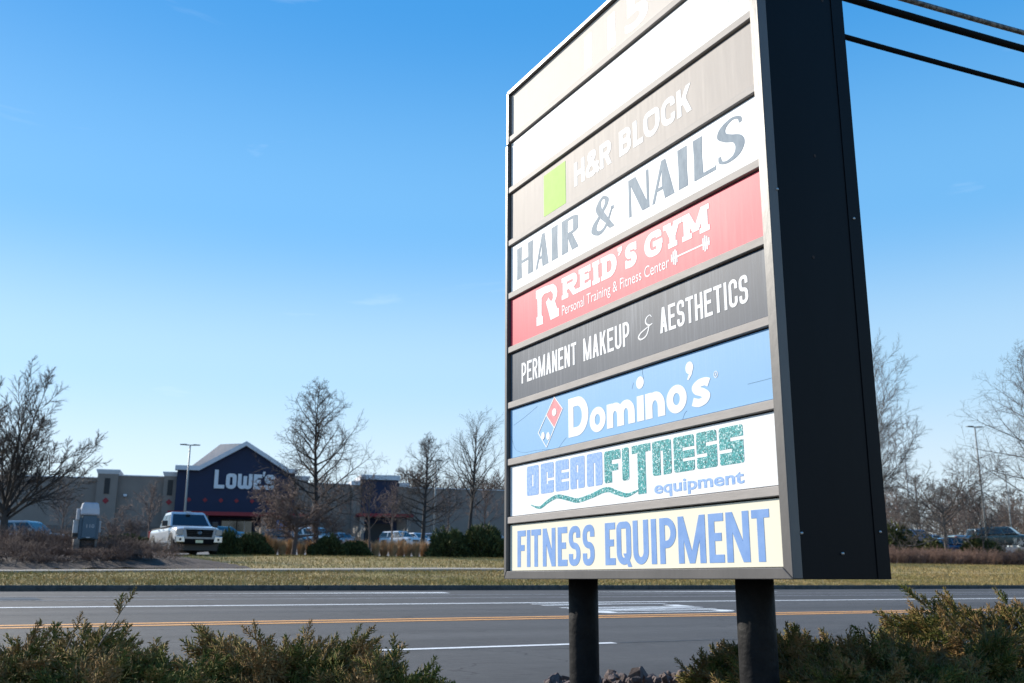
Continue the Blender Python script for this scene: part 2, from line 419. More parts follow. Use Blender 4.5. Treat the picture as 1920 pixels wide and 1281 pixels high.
def glyph(ch, w, t, h, r=None, slab=0.0):
    """capital letter in a box w x 1; t upright stem, h level stem, r corner radius, slab serif length"""
    r = w*.5 if r is None else r
    A = []; xl, xr, yt, yb = t/2, w-t/2, 1-h/2, h/2
    def stem(x, y0=0, y1=1): A.append(rect(x-t/2, x+t/2, y0, y1))
    def st_(p, closed=False): A.extend(stroke(p, t, h, closed))
    def dg(x0, y0, x1, y1, ww=None):
        ww = t*1.08 if ww is None else ww
        A.append([(x0-ww/2, y0), (x0+ww/2, y0), (x1+ww/2, y1), (x1-ww/2, y1)])
    def sf(x, y): 
        if slab: A.append(rect(x-t/2-slab, x+t/2+slab, y, y+h*.8) if y < .5 else rect(x-t/2-slab, x+t/2+slab, y-h*.8, y))
    if ch == 'I': stem(w/2); sf(w/2, 0); sf(w/2, 1)
    elif ch == 'L': stem(xl); A.append(rect(0, w, 0, h))
    elif ch in 'EF':
        stem(xl); A.append(rect(0, w, 1-h, 1)); A.append(rect(0, w*.86, .5-h/2+.02, .5+h/2+.02))
        if ch == 'E': A.append(rect(0, w, 0, h))
        if slab:
            A.append(rect(-slab, t, 1-h*.8, 1)); A.append(rect(-slab, t+(slab if ch == 'F' else 0), 0, h*.8))
            A.append(rect(w-t*.55, w, .70, 1)); A.append(rect(w-t*.55, w, 0, .30)) if ch == 'E' else None
    elif ch == 'T': stem(w/2); A.append(rect(0, w, 1-h, 1))
    elif ch == 'H': stem(xl); stem(xr); A.append(rect(0, w, .5-h/2, .5+h/2))
    elif ch == 'N': stem(xl); stem(xr); dg(xl, 1, xr, 0)
    elif ch == 'M':
        stem(xl); stem(xr); v = .12 if not slab else .3
        dg(xl, 1, w/2, v*0+.0 if not slab else .18, t*.95); dg(xr, 1, w/2, 0 if not slab else .18, t*.95)
        if slab: sf(xl, 0); sf(xr, 0); A.append(rect(-slab, t, 1-h*.8, 1)); A.append(rect(w-t, w+slab, 1-h*.8, 1))
    elif ch == 'A': dg(xl, 0, w/2, 1); dg(xr, 0, w/2, 1); A.append(rect(w*.2, w*.8, .22, .22+h))
    elif ch == 'K': stem(xl); dg(t*.9, .38, w-t*.55, 1); dg(w*.45, .6, w-t*.5, 0)
    elif ch == 'Y':
        dg(w/2, .42, xl, 1); dg(w/2, .42, xr, 1); A.append(rect(w/2-t/2, w/2+t/2, 0, .46)); sf(w/2, 0)
        if slab: A.append(rect(-slab*.6, t+slab*.6, 1-h*.8, 1)); A.append(rect(w-t-slab*.6, w+slab*.6, 1-h*.8, 1))
    elif ch == 'O': st_(fillet([(w/2, yt), (xl, yt), (xl, yb), (xr, yb), (xr, yt)], r, closed=True), True)
    elif ch == 'Q': st_(fillet([(w/2, yt), (xl, yt), (xl, yb), (xr, yb), (xr, yt)], r, closed=True), True); A.append([(w*.46, .26), (w*.72, .26), (w*1.04, -.05), (w*.78, -.05)])
    elif ch == 'C': st_(fillet([(xr, .64), (xr, yt), (xl, yt), (xl, yb), (xr, yb), (xr, .36)], r))
    elif ch == 'G':
        st_(fillet([(xr, .68), (xr, yt), (xl, yt), (xl, yb), (xr, yb), (xr, .5)], r)); A.append(rect(w*.5, w+slab*.5, .5-h*.5, .5+h*.35))
    elif ch == 'U': st_(fillet([(xl, 1), (xl, yb), (xr, yb), (xr, 1)], r))
    elif ch == 'D': stem(xl); st_(fillet([(0.0, yt), (xr, yt), (xr, yb), (0.0, yb)], r*1.2)); (A.append(rect(-slab, t, 1-h*.8, 1)), A.append(rect(-slab, t, 0, h*.8))) if slab else None
    elif ch in 'PR':
        ym = .5 if ch == 'R' else .42
        stem(xl); st_(fillet([(0.0, yt), (xr, yt), (xr, ym), (0.0, ym)], r*.9))
        if ch == 'R': dg(w*.5, ym, w-t*.5+slab*.3, 0)
        if slab: A.append(rect(-slab, t, 1-h*.8, 1)); sf(xl, 0); A.append(rect(w-t, w+slab, 0, h*.8)) if ch == 'R' else None
    elif ch == 'B':
        stem(xl); st_(fillet([(0.0, yt), (xr-.02*w, yt), (xr-.02*w, .5+.02), (0.0, .5+.02)], r*.7)); st_(fillet([(0.0, .52), (xr, .52), (xr, yb), (0.0, yb)], r*.7))
    elif ch == 'S':
        st_(fillet([(xr, .70), (xr, yt), (xl, yt), (xl, .5), (xr, .5), (xr, yb), (xl, yb), (xl, .30)], r*.95, 9))
    elif ch == 'W':
        st_(fillet([(xl, 1), (xl, yb), (w/2, yb), (w/2, .86)], r)); st_(fillet([(w/2, .86), (w/2, yb), (xr, yb), (xr, 1)], r))
    elif ch == '&':
        p = spline([(w*.98, .03), (w*.62, .42), (w*.28, .74), (w*.30, .92), (w*.47, .97-h*.2), (w*.64, .90), (w*.62, .74), (w*.38, .56), (w*.14, .36), (w*.12, .16), (w*.36, .03+h*.25), (w*.66, .12), (w*.92, .46)], 7); st_(p)
    elif ch == "'":
        A.append([(0, 1), (w, 1), (w, .84), (w*.35, .66), (0, .66), (w*.35, .84), (0, .84)])
    return A
def fit(polys, x0, x1, z0, z1, w):
    return [[(x0+(x1-x0)*p[0]/w, z0+(z1-z0)*p[1]) for p in q] for q in polys]
def letters(spec_, z0, z1, t, h, r=None, slab=0.0):
    """spec_: list of (char, x0, x1) in metres; t,h in metres"""
    H = z1-z0; out = []
    for ch, x0, x1 in spec_:
        W = (x1-x0)/H
        out += fit(glyph(ch, W, t/H, h/H, None if r is None else r/H, slab/H), x0, x1, z0, z1, W)
    return out
def word(text, x0, x1, gap, wide={}):
    wts = [wide.get(c, 1.0) for c in text]; tot = (x1-x0)-gap*(len(text)-1); u = tot/sum(wts); out = []; x = x0
    for c, k in zip(text, wts):
        if c != ' ': out.append((c, x, x+u*k))
        x += u*k+gap
    return out
def region_mesh(name, add, sub=(), y=0.0, thick=.0011, split=True):
    """union of polygons minus others -> thin raised lettering in the x-z plane, facing -y"""
    vs = []; faces = []
    for q in list(add)+list(sub):
        ar = sum(q[i][0]*q[(i+1) % len(q)][1]-q[(i+1) % len(q)][0]*q[i][1] for i in range(len(q)))
        if abs(ar) < 1e-10: continue
        if ar < 0: q = q[::-1]
        faces.append(list(range(len(vs), len(vs)+len(q)))); vs += [Vector((p[0], p[1])) for p in q]
    na = len(faces)-len(sub)
    polys = [np.array([vs[i] for i in f]) for f in faces]
    V, E, Fc, ov, oe, of = delaunay_2d_cdt(vs, [], faces, 0, 1e-6)
    VA = np.array([(p[0], p[1]) for p in V]); Fc = [f for f in Fc if len(f) == 3]
    C = VA[np.array(Fc)].mean(1)
    def inside(Q):
        x, y_ = C[:, 0], C[:, 1]; r = np.zeros(len(C), bool); a = Q; b = np.roll(Q, -1, 0)
        for (x0, y0), (x1, y1) in zip(a, b):
            if y0 == y1: continue
            r ^= ((y0 > y_) != (y1 > y_)) & (x < (x1-x0)*(y_-y0)/(y1-y0)+x0)
        return r
    ia = np.zeros(len(C), bool); isb = np.zeros(len(C), bool)
    for k, Q in enumerate(polys):
        if k < na: ia |= inside(Q)
        else: isb |= inside(Q)
    keep = [f for f, k in zip(Fc, ia & ~isb) if k]
    return split_build(name, VA, keep, y, thick, split)
def split_build(name, VA, keep, y, thick, split):
    par = list(range(len(VA)))
    def find(i):
        while par[i] != i: par[i] = par[par[i]]; i = par[i]
        return i
    for f in keep:
        r = find(f[0]); par[find(f[1])] = r; par[find(f[2])] = r
    groups = {}
    for f in keep: groups.setdefault(find(f[0]) if split else 0, []).append(f)
    comps = []
    for g in groups.values():
        xs = VA[np.array(g).ravel(), 0]; comps.append([xs.min(), xs.max(), list(g)])
    comps.sort(key=lambda c: c[0]); merged = []
    for c in comps:
        if merged:
            m_ = merged[-1]; ov_ = min(m_[1], c[1])-max(m_[0], c[0])
            if ov_ > .6*min(m_[1]-m_[0], c[1]-c[0]): m_[0] = min(m_[0], c[0]); m_[1] = max(m_[1], c[1]); m_[2] += c[2]; continue
        merged.append(c)
    out = []
    for _, _, keep in merged:
        cnt = set()
        for f in keep:
            for i in range(3): cnt.add((f[i], f[(i+1) % 3]))
        ids = sorted({i for f in keep for i in f}); mp_ = {i: k for k, i in enumerate(ids)}; n = len(ids)
        verts = [(VA[i][0], y-thick, VA[i][1]) for i in ids]+[(VA[i][0], y, VA[i][1]) for i in ids]
        fs = [tuple(mp_[i] for i in f) for f in keep]
        for (a, b) in cnt:
            if (b, a) not in cnt: fs.append((mp_[a], mp_[a]+n, mp_[b]+n, mp_[b]))
        me = bpy.data.meshes.new(name); me.from_pydata(verts, [], fs); me.validate(); me.update(); out.append(me)
    return out
def lettering(name, add, m, parent, sub=(), y=0.0, thick=.0011, split=True):
    o = None
    if name == 'lettering': name = 'letter'
    for me in region_mesh(name, add, sub, y, thick, split):
        me.materials.append(m); o = link(bpy.data.objects.new(name, me), parent)
    return o
def font_lettering(name, text, x0, x1, z0, z1, m, parent, y=0.0, bold=0.0, small=False):
    cu = bpy.data.curves.new('text', 'FONT'); cu.body = text; cu.offset = bold
    tmp = bpy.data.objects.new('text', cu); col.objects.link(tmp); bpy.context.view_layer.update()
    me = bpy.data.meshes.new_from_object(tmp.evaluated_get(bpy.context.evaluated_depsgraph_get()))
    bpy.data.objects.remove(tmp); bpy.data.curves.remove(cu)
    n = len(me.vertices); co = np.zeros(n*3, np.float32); me.vertices.foreach_get('co', co); co = co.reshape(-1, 3)
    mn, mxx = co.min(0), co.max(0)
    out = np.empty_like(co)
    out[:, 0] = x0+(co[:, 0]-mn[0])/(mxx[0]-mn[0])*(x1-x0); out[:, 2] = z0+(co[:, 1]-mn[1])/(mxx[1]-mn[1])*(z1-z0); out[:, 1] = y-.0011
    if small:
        me.vertices.foreach_set('co', out.ravel()); me.name = name; me.materials.clear(); me.materials.append(m); me.update()
        o = bpy.data.objects.new(name, me); o['kind'] = 'stuff'; return link(o, parent)
    me.calc_loop_triangles(); tr_ = [tuple(t_.vertices) for t_ in me.loop_triangles]; VA = out[:, [0, 2]]
    key = {}; rem = [key.setdefault((round(float(a), 6), round(float(b), 6)), i) for i, (a, b) in enumerate(VA)]
    tr_ = [tuple(rem[i] for i in t_) for t_ in tr_]
    for m2 in split_build('letter', VA, [t_ for t_ in tr_ if len(set(t_)) == 3], y, .0011, True):
        m2.materials.append(m); o = link(bpy.data.objects.new('letter', m2), parent)
    return o

# ------------------------------------------------------------------ the tenant sign
def panel_mat(name, c, streak=.12, sc=(60, 60, 2.5), rough=.36, c2=None, dirt=(.62, .62, .62), hi=.78, spec=.3):
    m, N, L, P = newmat(name)
    P.inputs['Roughness'].default_value = rough; P.inputs['Specular IOR Level'].default_value = spec
    t = N.new('ShaderNodeTexCoord'); mp = N.new('ShaderNodeMapping'); mp.inputs['Scale'].default_value = sc
    L.new(t.outputs['Object'], mp.inputs['Vector'])
    n = N.new('ShaderNodeTexNoise'); n.inputs['Scale'].default_value = 1.0; n.inputs['Detail'].default_value = 5; n.inputs['Roughness'].default_value = .7
    L.new(mp.outputs[0], n.inputs['Vector'])
    n2 = N.new('ShaderNodeTexNoise'); n2.inputs['Scale'].default_value = 3.0; n2.inputs['Detail'].default_value = 5
    L.new(t.outputs['Object'], n2.inputs['Vector'])
    r = N.new('ShaderNodeMapRange'); r.inputs['From Min'].default_value = .45; r.inputs['From Max'].default_value = hi; r.inputs['To Min'].default_value = 0; r.inputs['To Max'].default_value = streak
    L.new(n.outputs['Fac'], r.inputs['Value'])
    sg_ = N.new('ShaderNodeSeparateXYZ'); L.new(t.outputs['Generated'], sg_.inputs[0]); rg_ = N.new('ShaderNodeMapRange')
    rg_.inputs['From Min'].default_value = .15; rg_.inputs['From Max'].default_value = 1.0; rg_.inputs['To Min'].default_value = .45; rg_.inputs['To Max'].default_value = 1.7; L.new(sg_.outputs['Z'], rg_.inputs['Value'])
    m0 = N.new('ShaderNodeMath'); m0.operation = 'MULTIPLY'; L.new(r.outputs[0], m0.inputs[0]); L.new(rg_.outputs[0], m0.inputs[1])
    mu = N.new('ShaderNodeMath'); mu.operation = 'MULTIPLY'; L.new(m0.outputs[0], mu.inputs[0])
    r3 = N.new('ShaderNodeMapRange'); r3.inputs['From Min'].default_value = .3; r3.inputs['From Max'].default_value = .7; r3.inputs['To Min'].default_value = .3; r3.inputs['To Max'].default_value = 1.5
    L.new(n2.outputs['Fac'], r3.inputs['Value']); L.new(r3.outputs[0], mu.inputs[1])
    mx = N.new('ShaderNodeMixRGB'); mx.inputs['Color1'].default_value = (*c, 1); mx.inputs['Color2'].default_value = (*dirt, 1)
    L.new(mu.outputs[0], mx.inputs['Fac']); L.new(mx.outputs[0], P.inputs['Base Color'])
    rr = N.new('ShaderNodeMapRange'); rr.inputs['To Min'].default_value = rough-.06; rr.inputs['To Max'].default_value = rough+.1
    L.new(n.outputs['Fac'], rr.inputs['Value']); L.new(rr.outputs[0], P.inputs['Roughness'])
    b = N.new('ShaderNodeBump'); b.inputs['Strength'].default_value = .05; b.inputs['Distance'].default_value = .004
    L.new(n2.outputs['Fac'], b.inputs['Height']); L.new(b.outputs[0], P.inputs['Normal'])
    return m
BL = np.array([1.0883, 3.9009, 0.0])+UV*2.44
ZB_REL = -.68
sign = thing('pylon_sign', 'tall dark tenant sign with stacked shop panels on two round posts', 'sign', (BL[0], BL[1], ZB_REL+EYE), YAW-math.pi/2)
ZL = .006-ZB_REL                       # local z of the cabinet's bottom edge
MT['frame'] = mat('sign_frame_paint', (.115, .105, .10), (.09, .083, .08), scale=4, rough=.42, bump=.06, bscale=30, stretch=(1, 1, .4))
MT['cabinet'] = mat('sign_cabinet_shaded', (.0045, .0055, .008), (.0035, .0042, .006), scale=3, spec=.10, rough=.42, stretch=(1, 1, .3), bump=.25, bscale=1.6)  # shade of the unlit side walls is put into this near-black colour
MT['bar'] = mat('sign_bar_paint', (.38, .345, .32), (.32, .29, .27), scale=14, spec=.3, rough=.62, stretch=(.5, 1, 3), bump=.04)
MT['black'] = mat('black_void', (.008, .008, .009), rough=.8)
MT['post'] = mat('post_paint_shaded', (.019, .018, .018), (.010, .010, .011), scale=9, rough=.6, spec=.1, bump=.35, bscale=24)  # base colour darkened to hold the shade on the posts' unlit side
MT['rivet'] = mat('zinc_rivet', (.5, .5, .5), rough=.35, metal=.8)
MT['rust'] = mat('rust_spot', (.03, .018, .014), rough=.8)
z = lambda v: ZL+v
TOPZ = 3.176
m = MB(); m.box(.004, 2.4365, .05, .4505, z(.002), z(TOPZ-.003)); m.build('cabinet', MT['cabinet'], sign)
m = MB(); m.box(.0, 2.44, .452, .526, z(.0), z(TOPZ)); cb = m.build('back_frame', MT['cabinet'], sign)
m = MB()
m.box(.004, .05, .03, .05, z(.004), z(TOPZ)); m.build('backing', MT['black'], sign)
# mitred front frame
def frame_piece(pts):
    m = MB(); m.prism(pts, 'y', -.004, .048); return m
frame_piece([(0, z(0)), (.03, z(.045)), (.03, z(2.79)), (0, z(2.79))]).build('frame_side', MT['frame'], sign, bevel=.003, seg=1)
frame_piece([(.010, z(2.795)), (.038, z(2.795)), (.038, z(3.15)), (.010, z(3.178))]).build('frame_side', MT['frame'], sign, bevel=.003, seg=1)
frame_piece([(2.44, z(0)), (2.44, z(TOPZ)), (2.386, z(TOPZ)), (2.386, z(.045))]).build('frame_side', MT['frame'], sign, bevel=.003, seg=1)
frame_piece([(.002, z(-.001)), (2.438, z(-.001)), (2.3845, z(.044)), (.0315, z(.044))]).build('frame_bottom', MT['frame'], sign, bevel=.003, seg=1)
frame_piece([(.012, z(3.18)), (.040, z(3.152)), (2.384, z(3.152)), (2.384, z(3.18))]).build('frame_top', MT['frame'], sign, bevel=.003, seg=1)
HS = [2.808, 2.447, 2.084, 1.729, 1.376, 1.023, .672, .322]
for hz in HS:
    m = MB(); m.box(.022, 2.398, .002, .03, z(hz), z(hz+.040)); m.build('divider_bar', MT['bar'], sign, bevel=.003, seg=1)
PM = {}
PM['head'] = panel_mat('panel_header', (.62, .56, .505), .25, rough=.69)
PM['white'] = panel_mat('panel_white', (.80, .79, .77), .12, rough=.55)
PM['taupe'] = panel_mat('panel_taupe', (.36, .32, .295), .3, rough=.6, dirt=(.42, .38, .35))
PM['white2'] = panel_mat('panel_white_clean', (.80, .81, .82), .10, rough=.55)
PM['red'] = panel_mat('panel_red', (.68, .05, .085), .28, rough=.5, dirt=(.75, .3, .33))
PM['char'] = panel_mat('panel_charcoal', (.032, .048, .078), .5, sc=(75, 75, 2.0), rough=.5, dirt=(.34, .36, .40), hi=.85)
PM['blue'] = panel_mat('panel_blue', (.21, .42, .67), .16, rough=.58, dirt=(.45, .6, .75))
PM['cream'] = panel_mat('panel_cream', (.80, .75, .60), .12, rough=.55)
PANELS = [('head', 2.852, 3.15), ('white', 2.491, 2.804), ('taupe', 2.128, 2.443), ('white2', 1.773, 2.080), ('red', 1.420, 1.725),
          ('char', 1.067, 1.372), ('blue', .716, 1.019), ('white2', .366, .668), ('cream', .046, .318)]
PL = []
labels = ['cream header panel with the street number', 'blank sunlit white panel', 'taupe panel with a green square', 'white panel with slate blue lettering',
          'red gym panel with white lettering', 'charcoal panel with narrow white lettering', 'sky blue pizza panel with a domino tile', 'white panel with blue and teal lettering', 'cream panel with blue capitals']
for (k, a, b), lb in zip(PANELS, labels):
    m = MB(); m.box(.040, 2.392, .018, .028, z(a), z(b-.003)); o = m.build('tenant_panel', PM[k], sign, bevel=.002, seg=1); o['label'] = lb; PL.append(o)
Y0 = .018
LM = {}
LM['white'] = mat('vinyl_white', (.84, .84, .84), (.78, .78, .79), scale=20, rough=.6, spec=.25)
LM['slate'] = mat('vinyl_slate', (.13, .19, .255), (.20, .265, .33), scale=26, rough=.62, spec=.2, stretch=(1.5, 1, .6))
LM['blue'] = mat('vinyl_blue', (.16, .30, .60), (.21, .36, .66), scale=16, rough=.6, spec=.25)
LM['blue2'] = mat('vinyl_blue_faded', (.20, .36, .68), (.33, .48, .76), scale=60, rough=.6, spec=.25, lo=.4, hi=.6)
LM['green'] = mat('vinyl_green', (.33, .62, .085), (.38, .66, .12), scale=9, rough=.65, spec=.2)
LM['tile_red'] = mat('vinyl_tile_red', (.66, .22, .25), (.72, .3, .32), scale=30, rough=.6, spec=.25)
LM['ghost'] = mat('vinyl_ghost', (.86, .86, .86), rough=.3)
LM['ghost2'] = mat('vinyl_ghost_blue', (.66, .70, .76), rough=.33)
def flake_mat():
    m, N, L, P = newmat('vinyl_teal_flaking'); P.inputs['Roughness'].default_value = .4
    t = N.new('ShaderNodeTexCoord'); n = N.new('ShaderNodeTexNoise'); n.inputs['Scale'].default_value = 110; n.inputs['Detail'].default_value = 3; n.inputs['Distortion'].default_value = 1.2
    L.new(t.outputs['Object'], n.inputs['Vector'])
    r = N.new('ShaderNodeValToRGB'); e = r.color_ramp.elements
    e[0].position = .38; e[0].color = (.002, .07, .08, 1); e[1].position = .48; e[1].color = (.0, .29, .30, 1)
    a = e.new(.57); a.color = (.01, .38, .38, 1); b = e.new(.64); b.color = (.75, .80, .80, 1)
    L.new(n.outputs['Fac'], r.inputs['Fac']); L.new(r.outputs[0], P.inputs['Base Color'])
    return m
LM['teal'] = flake_mat()
def zz(polys): return [[(p[0], p[1]+ZL) for p in q] for q in polys]
def road_letter(ch, s0, s1, t0, t1):
    me = region_mesh('road_letter', letters([(ch, 0, s1-s0)], 0, (t1-t0), .11, .34), (), 0, .0005, False)[0]
    n = len(me.vertices)
    for v in me.vertices:
        x, zv = v.co.x, v.co.z; s = s0+x; v.co = st(s, t1-zv, zroad(s)+(.007 if v.co.y < -.0002 else .0055))
    me.update(); me.materials.append(MT['white_paint']); o = bpy.data.objects.new('road_letter', me); link(o); o['kind'] = 'structure'
for ch, s0 in (('O', 13.2), ('N', 13.82), ('L', 14.44), ('Y', 15.06)): road_letter(ch, s0, s0+.5, 8.5, 11.2)
# header number and faint letter
font_lettering('lettering', '115', .97, 1.60, z(2.885), z(3.09), LM['ghost'], PL[0], Y0, .02)
lettering('lettering', zz(letters([('D', 2.06, 2.23)], 2.55, 2.75, .03, .03)), LM['ghost2'], PL[1], (), Y0)
# green square and bold capitals
lettering('green_square', zz([rect(.474, .733, 2.142, 2.408)]), LM['green'], PL[2], (), Y0)
lettering('lettering', zz(letters([('H', .832, .945), ('&', .962, 1.095), ('R', 1.108, 1.222), ('B', 1.30, 1.412), ('L', 1.432, 1.52), ('O', 1.528, 1.668), ('C', 1.682, 1.796), ('K', 1.812, 1.925)], 2.205, 2.350, .034, .030)), LM['white'], PL[2], (), Y0)
# thick-and-thin display capitals
def hair():
    A = []; z0, z1 = 1.834, 2.040; H = z1-z0
    def flare(x0, x1): A.append([(x0, z0), (x1, z0), (x1-.004, (z0+z1)/2), (x1, z1), (x0, z1), (x0+.004, (z0+z1)/2)])
    def quad(*p): A.append([(a, z0+b*H) for a, b in p])
    flare(.123, .187); flare(.268, .332); quad((.17, .46), (.285, .46), (.285, .55), (.17, .55))                     # H
    quad((.366, 0), (.388, 0), (.468, 1), (.446, 1)); quad((.448, 1), (.476, 1), (.524, 0), (.452, 0)); A.append([(.448, z1), (.477, z1), (.524, z0), (.452, z0), (.440, z0+.3*H)]); quad((.395, .26), (.47, .26), (.465, .34), (.40, .34))   # A
    flare(.562, .634)                                                                                              # I
    flare(.682, .752); A.extend([[(a, z0+b*H) for a, b in q] for q in stroke(fillet([(.72, .955), (.838, .955), (.838, .52), (.72, .52)], .075), .056, .085)]); quad((.735, .55), (.79, .55), (.868, 0), (.796, 0))   # R
    p = spline([(1.222, .03, .5), (1.14, .38, 1.15), (1.085, .70, 1.3), (1.092, .88, .8), (1.128, .97, .6), (1.166, .88, .8), (1.155, .72, .8), (1.10, .52, .7), (1.045, .33, 1.1), (1.035, .16, 1.2), (1.085, .045, .8), (1.15, .14, .6), (1.215, .55, .35)], 6)
    A.extend([[(a, z0+b*H) for a, b in q] for q in stroke([(a, b) for a, b, c in p], .044, .15, ws=[c for a, b, c in p])])   # &
    quad((1.203, .5), (1.232, .5), (1.232, .6), (1.203, .6)); quad((1.15, .18), (1.19, .02), (1.232, .02), (1.17, .3))
    quad((1.375, 0), (1.396, 0), (1.396, 1), (1.375, 1)); quad((1.375, 1), (1.44, 1), (1.558, 0), (1.494, 0)); quad((1.535, 0), (1.556, 0), (1.556, 1), (1.535, 1))   # N
    quad((1.58, 0), (1.602, 0), (1.69, 1), (1.668, 1)); A.append([(1.668, z1), (1.700, z1), (1.765, z0), (1.688, z0), (1.668, z0+.36*H)]); quad((1.61, .26), (1.70, .26), (1.695, .34), (1.615, .34))   # A
    flare(1.800, 1.873)                                                                                            # I
    flare(1.922, 1.990); quad((1.93, 0), (2.08, 0), (2.084, .13), (2.076, .09), (1.93, .09))                          # L
    p = spline([(2.262, .78, .35), (2.255, .90, .5), (2.205, .965, .55), (2.145, .88, 1.0), (2.130, .72, 1.25), (2.17, .58, 1.35), (2.235, .44, 1.35), (2.252, .26, 1.25), (2.225, .09, 1.0), (2.165, .035, .55), (2.118, .10, .5), (2.110, .24, .35)], 7)
    A.extend([[(a, z0+b*H) for a, b in q] for q in stroke([(a, b) for a, b, c in p], .048, .13, ws=[c for a, b, c in p])])   # S
    return A
lettering('lettering', zz(hair()), LM['slate'], PL[3], (), Y0)
# gym: emblem, slab serif capitals, small line, barbell
NJ = [(0.371,1.699),(0.486,1.698),(0.577,1.689),(0.614,1.664),(0.627,1.632),(0.62,1.602),(0.599,1.579),(0.622,1.531),(0.642,1.525),(0.644,1.479),(0.546,1.476),(0.519,1.541),(0.502,1.575),(0.493,1.599),(0.51,1.606),(0.522,1.62),(0.541,1.596),(0.565,1.588),(0.575,1.603),(0.576,1.628),(0.552,1.652),(0.521,1.651),(0.472,1.655),(0.439,1.638),(0.438,1.53),(0.452,1.521),(0.456,1.473),(0.377,1.477),(0.377,1.531),(0.392,1.533),(0.389,1.642),(0.371,1.65)]
lettering('emblem', zz([NJ]), LM['white'], PL[4], (), Y0)
gym = letters([('R', .690, .850), ('E', .880, .992), ('D', 1.108, 1.250), ('S', 1.330, 1.434), ('G', 1.502, 1.650), ('Y', 1.672, 1.802), ('M', 1.826, 2.006)], 1.563, 1.692, .048, .033, slab=.013)
gym += letters([('I', 1.010, 1.082)], 1.563, 1.692, .048, .033, slab=.013)+letters([("'", 1.262, 1.304)], 1.572, 1.702, .04, .03)
gym += [rect(1.416, 1.434, 1.645, 1.690), rect(1.330, 1.348, 1.565, 1.61)]
lettering('lettering', zz(gym), LM['white'], PL[4], (), Y0)
font_lettering('small_lettering', 'Personal Training & Fitness Center', .678, 1.704, z(1.452), z(1.530), LM['white'], PL[4], Y0, 0.0, True)
bbl = [rect(1.72, 1.7305, 1.490, 1.528), rect(1.734, 1.7445, 1.474, 1.540), rect(1.748, 1.7585, 1.468, 1.546), rect(1.762, 1.7695, 1.478, 1.536), rect(1.718, 2.014, 1.502, 1.510),
       rect(1.962, 1.9705, 1.478, 1.536), rect(1.974, 1.9845, 1.468, 1.546), rect(1.988, 1.9985, 1.474, 1.540), rect(2.003, 2.0125, 1.490, 1.528)]
lettering('barbell', zz(bbl), LM['white'], PL[4], (), Y0)
# narrow capitals
wd = {'M': 1.38, 'I': .42, ' ': .9}
pm = letters(word('PERMANENT', .186, .830, .012, wd)+word('MAKEUP', .904, 1.350, .013, wd)+word('AESTHETICS', 1.613, 2.252, .011, wd), 1.158, 1.285, .0185, .0165)
lettering('lettering', zz(pm), LM['white'], PL[5], (), Y0)
p = spline([(1.545, 1.258, .5), (1.530, 1.272, .6), (1.50, 1.262, 1), (1.495, 1.240, 1.1), (1.520, 1.222, 1), (1.548, 1.224, .6), (1.50, 1.212, .8), (1.448, 1.196, 1.1), (1.430, 1.178, 1.2), (1.450, 1.164, 1.1), (1.492, 1.172, 1), (1.515, 1.20, 1), (1.522, 1.225, .7)], 7)
lettering('ampersand', zz(stroke([(a, b) for a, b, c in p], .009, .007, ws=[c for a, b, c in p])), LM['white'], PL[5], (), Y0)
# rounded lower-case lettering with tile
def dom():
    A = []; S = []; zb = .756; xh = .882
    A.append(rect(.736, .79, .758, .974)); A.extend(stroke(fillet([(.74, .949), (.912, .949), (.912, .783), (.74, .783)], .085, 9), .066, .050))
    def o(x0, x1): A.append(ell((x0+x1)/2, (zb+xh)/2, (x1-x0)/2, (xh-zb)/2+.004, 28)); S.append(ell((x0+x1)/2, (zb+xh)/2, (x1-x0)/2-.052, (xh-zb)/2-.034, 24))
    o(.956, 1.113)
    def arch(x0, x1, t=.058):
        A.extend(stroke(fillet([(x0+t/2, zb), (x0+t/2, xh-.021), (x1-t/2, xh-.021), (x1-t/2, zb)], .06, 8), t, .042))
    A.append(rect(1.125, 1.180, zb, xh)); arch(1.125, 1.279); arch(1.224, 1.379)
    A.append(rect(1.399, 1.458, zb, xh)); A.append(ell(1.430, .948, .033, .031, 20))
    A.append(rect(1.470, 1.526, zb, xh)); arch(1.470, 1.630)
    o(1.643, 1.799)
    A.append(ell(1.826, .949, .029, .029, 18)); A.append([(1.800, .945), (1.853, .945), (1.842, .915), (1.818, .893), (1.806, .895), (1.822, .92)])
    p = spline([(1.962, .857), (1.935, .866), (1.895, .864), (1.868, .850), (1.878, .832), (1.912, .820), (1.938, .802), (1.925, .782), (1.885, .775), (1.842, .786)], 6)
    A.extend(stroke(p, .058, .037))
    return A, S
A_, S_ = dom()
# the counters must be cut only from their own letters: build o's apart
lettering('lettering', zz(A_), LM['white'], PL[6], zz(S_), Y0)
tl, trr, tb, tlf = (.583, 1.012), (.673, .932), (.488, .735), (.393, .829)
def lerp(a, b, f): return (a[0]+(b[0]-a[0])*f, a[1]+(b[1]-a[1])*f)
mid1, mid2 = lerp(tl, tlf, .5), lerp(trr, tb, .5)
lettering('tile_outline', zz(stroke([tl, trr, tb, tlf], .007, .006, True)+stroke([mid1, mid2], .007, .006)), LM['white'], PL[6], (), Y0, .0016)
lettering('tile_half', zz([[tl, trr, mid2, mid1]]), LM['tile_red'], PL[6], (), Y0, .0008)
cR = lerp(lerp(tl, mid2, .5), lerp(trr, mid1, .5), .5)
lettering('tile_dot', zz([ell(cR[0], cR[1], .024, .022), ell(.449, .806, .020, .022), ell(.508, .797, .020, .022)]), LM['white'], PL[6], (), Y0, .0022)
mk_ = lettering('mark', zz(stroke(ell(2.012, .884, .013, .014, 18), .003, .003, True)+letters([('R', 2.007, 2.017)], .877, .891, .0025, .0025)), LM['white'], PL[6], (), Y0, .0011, False); mk_['kind'] = 'stuff'
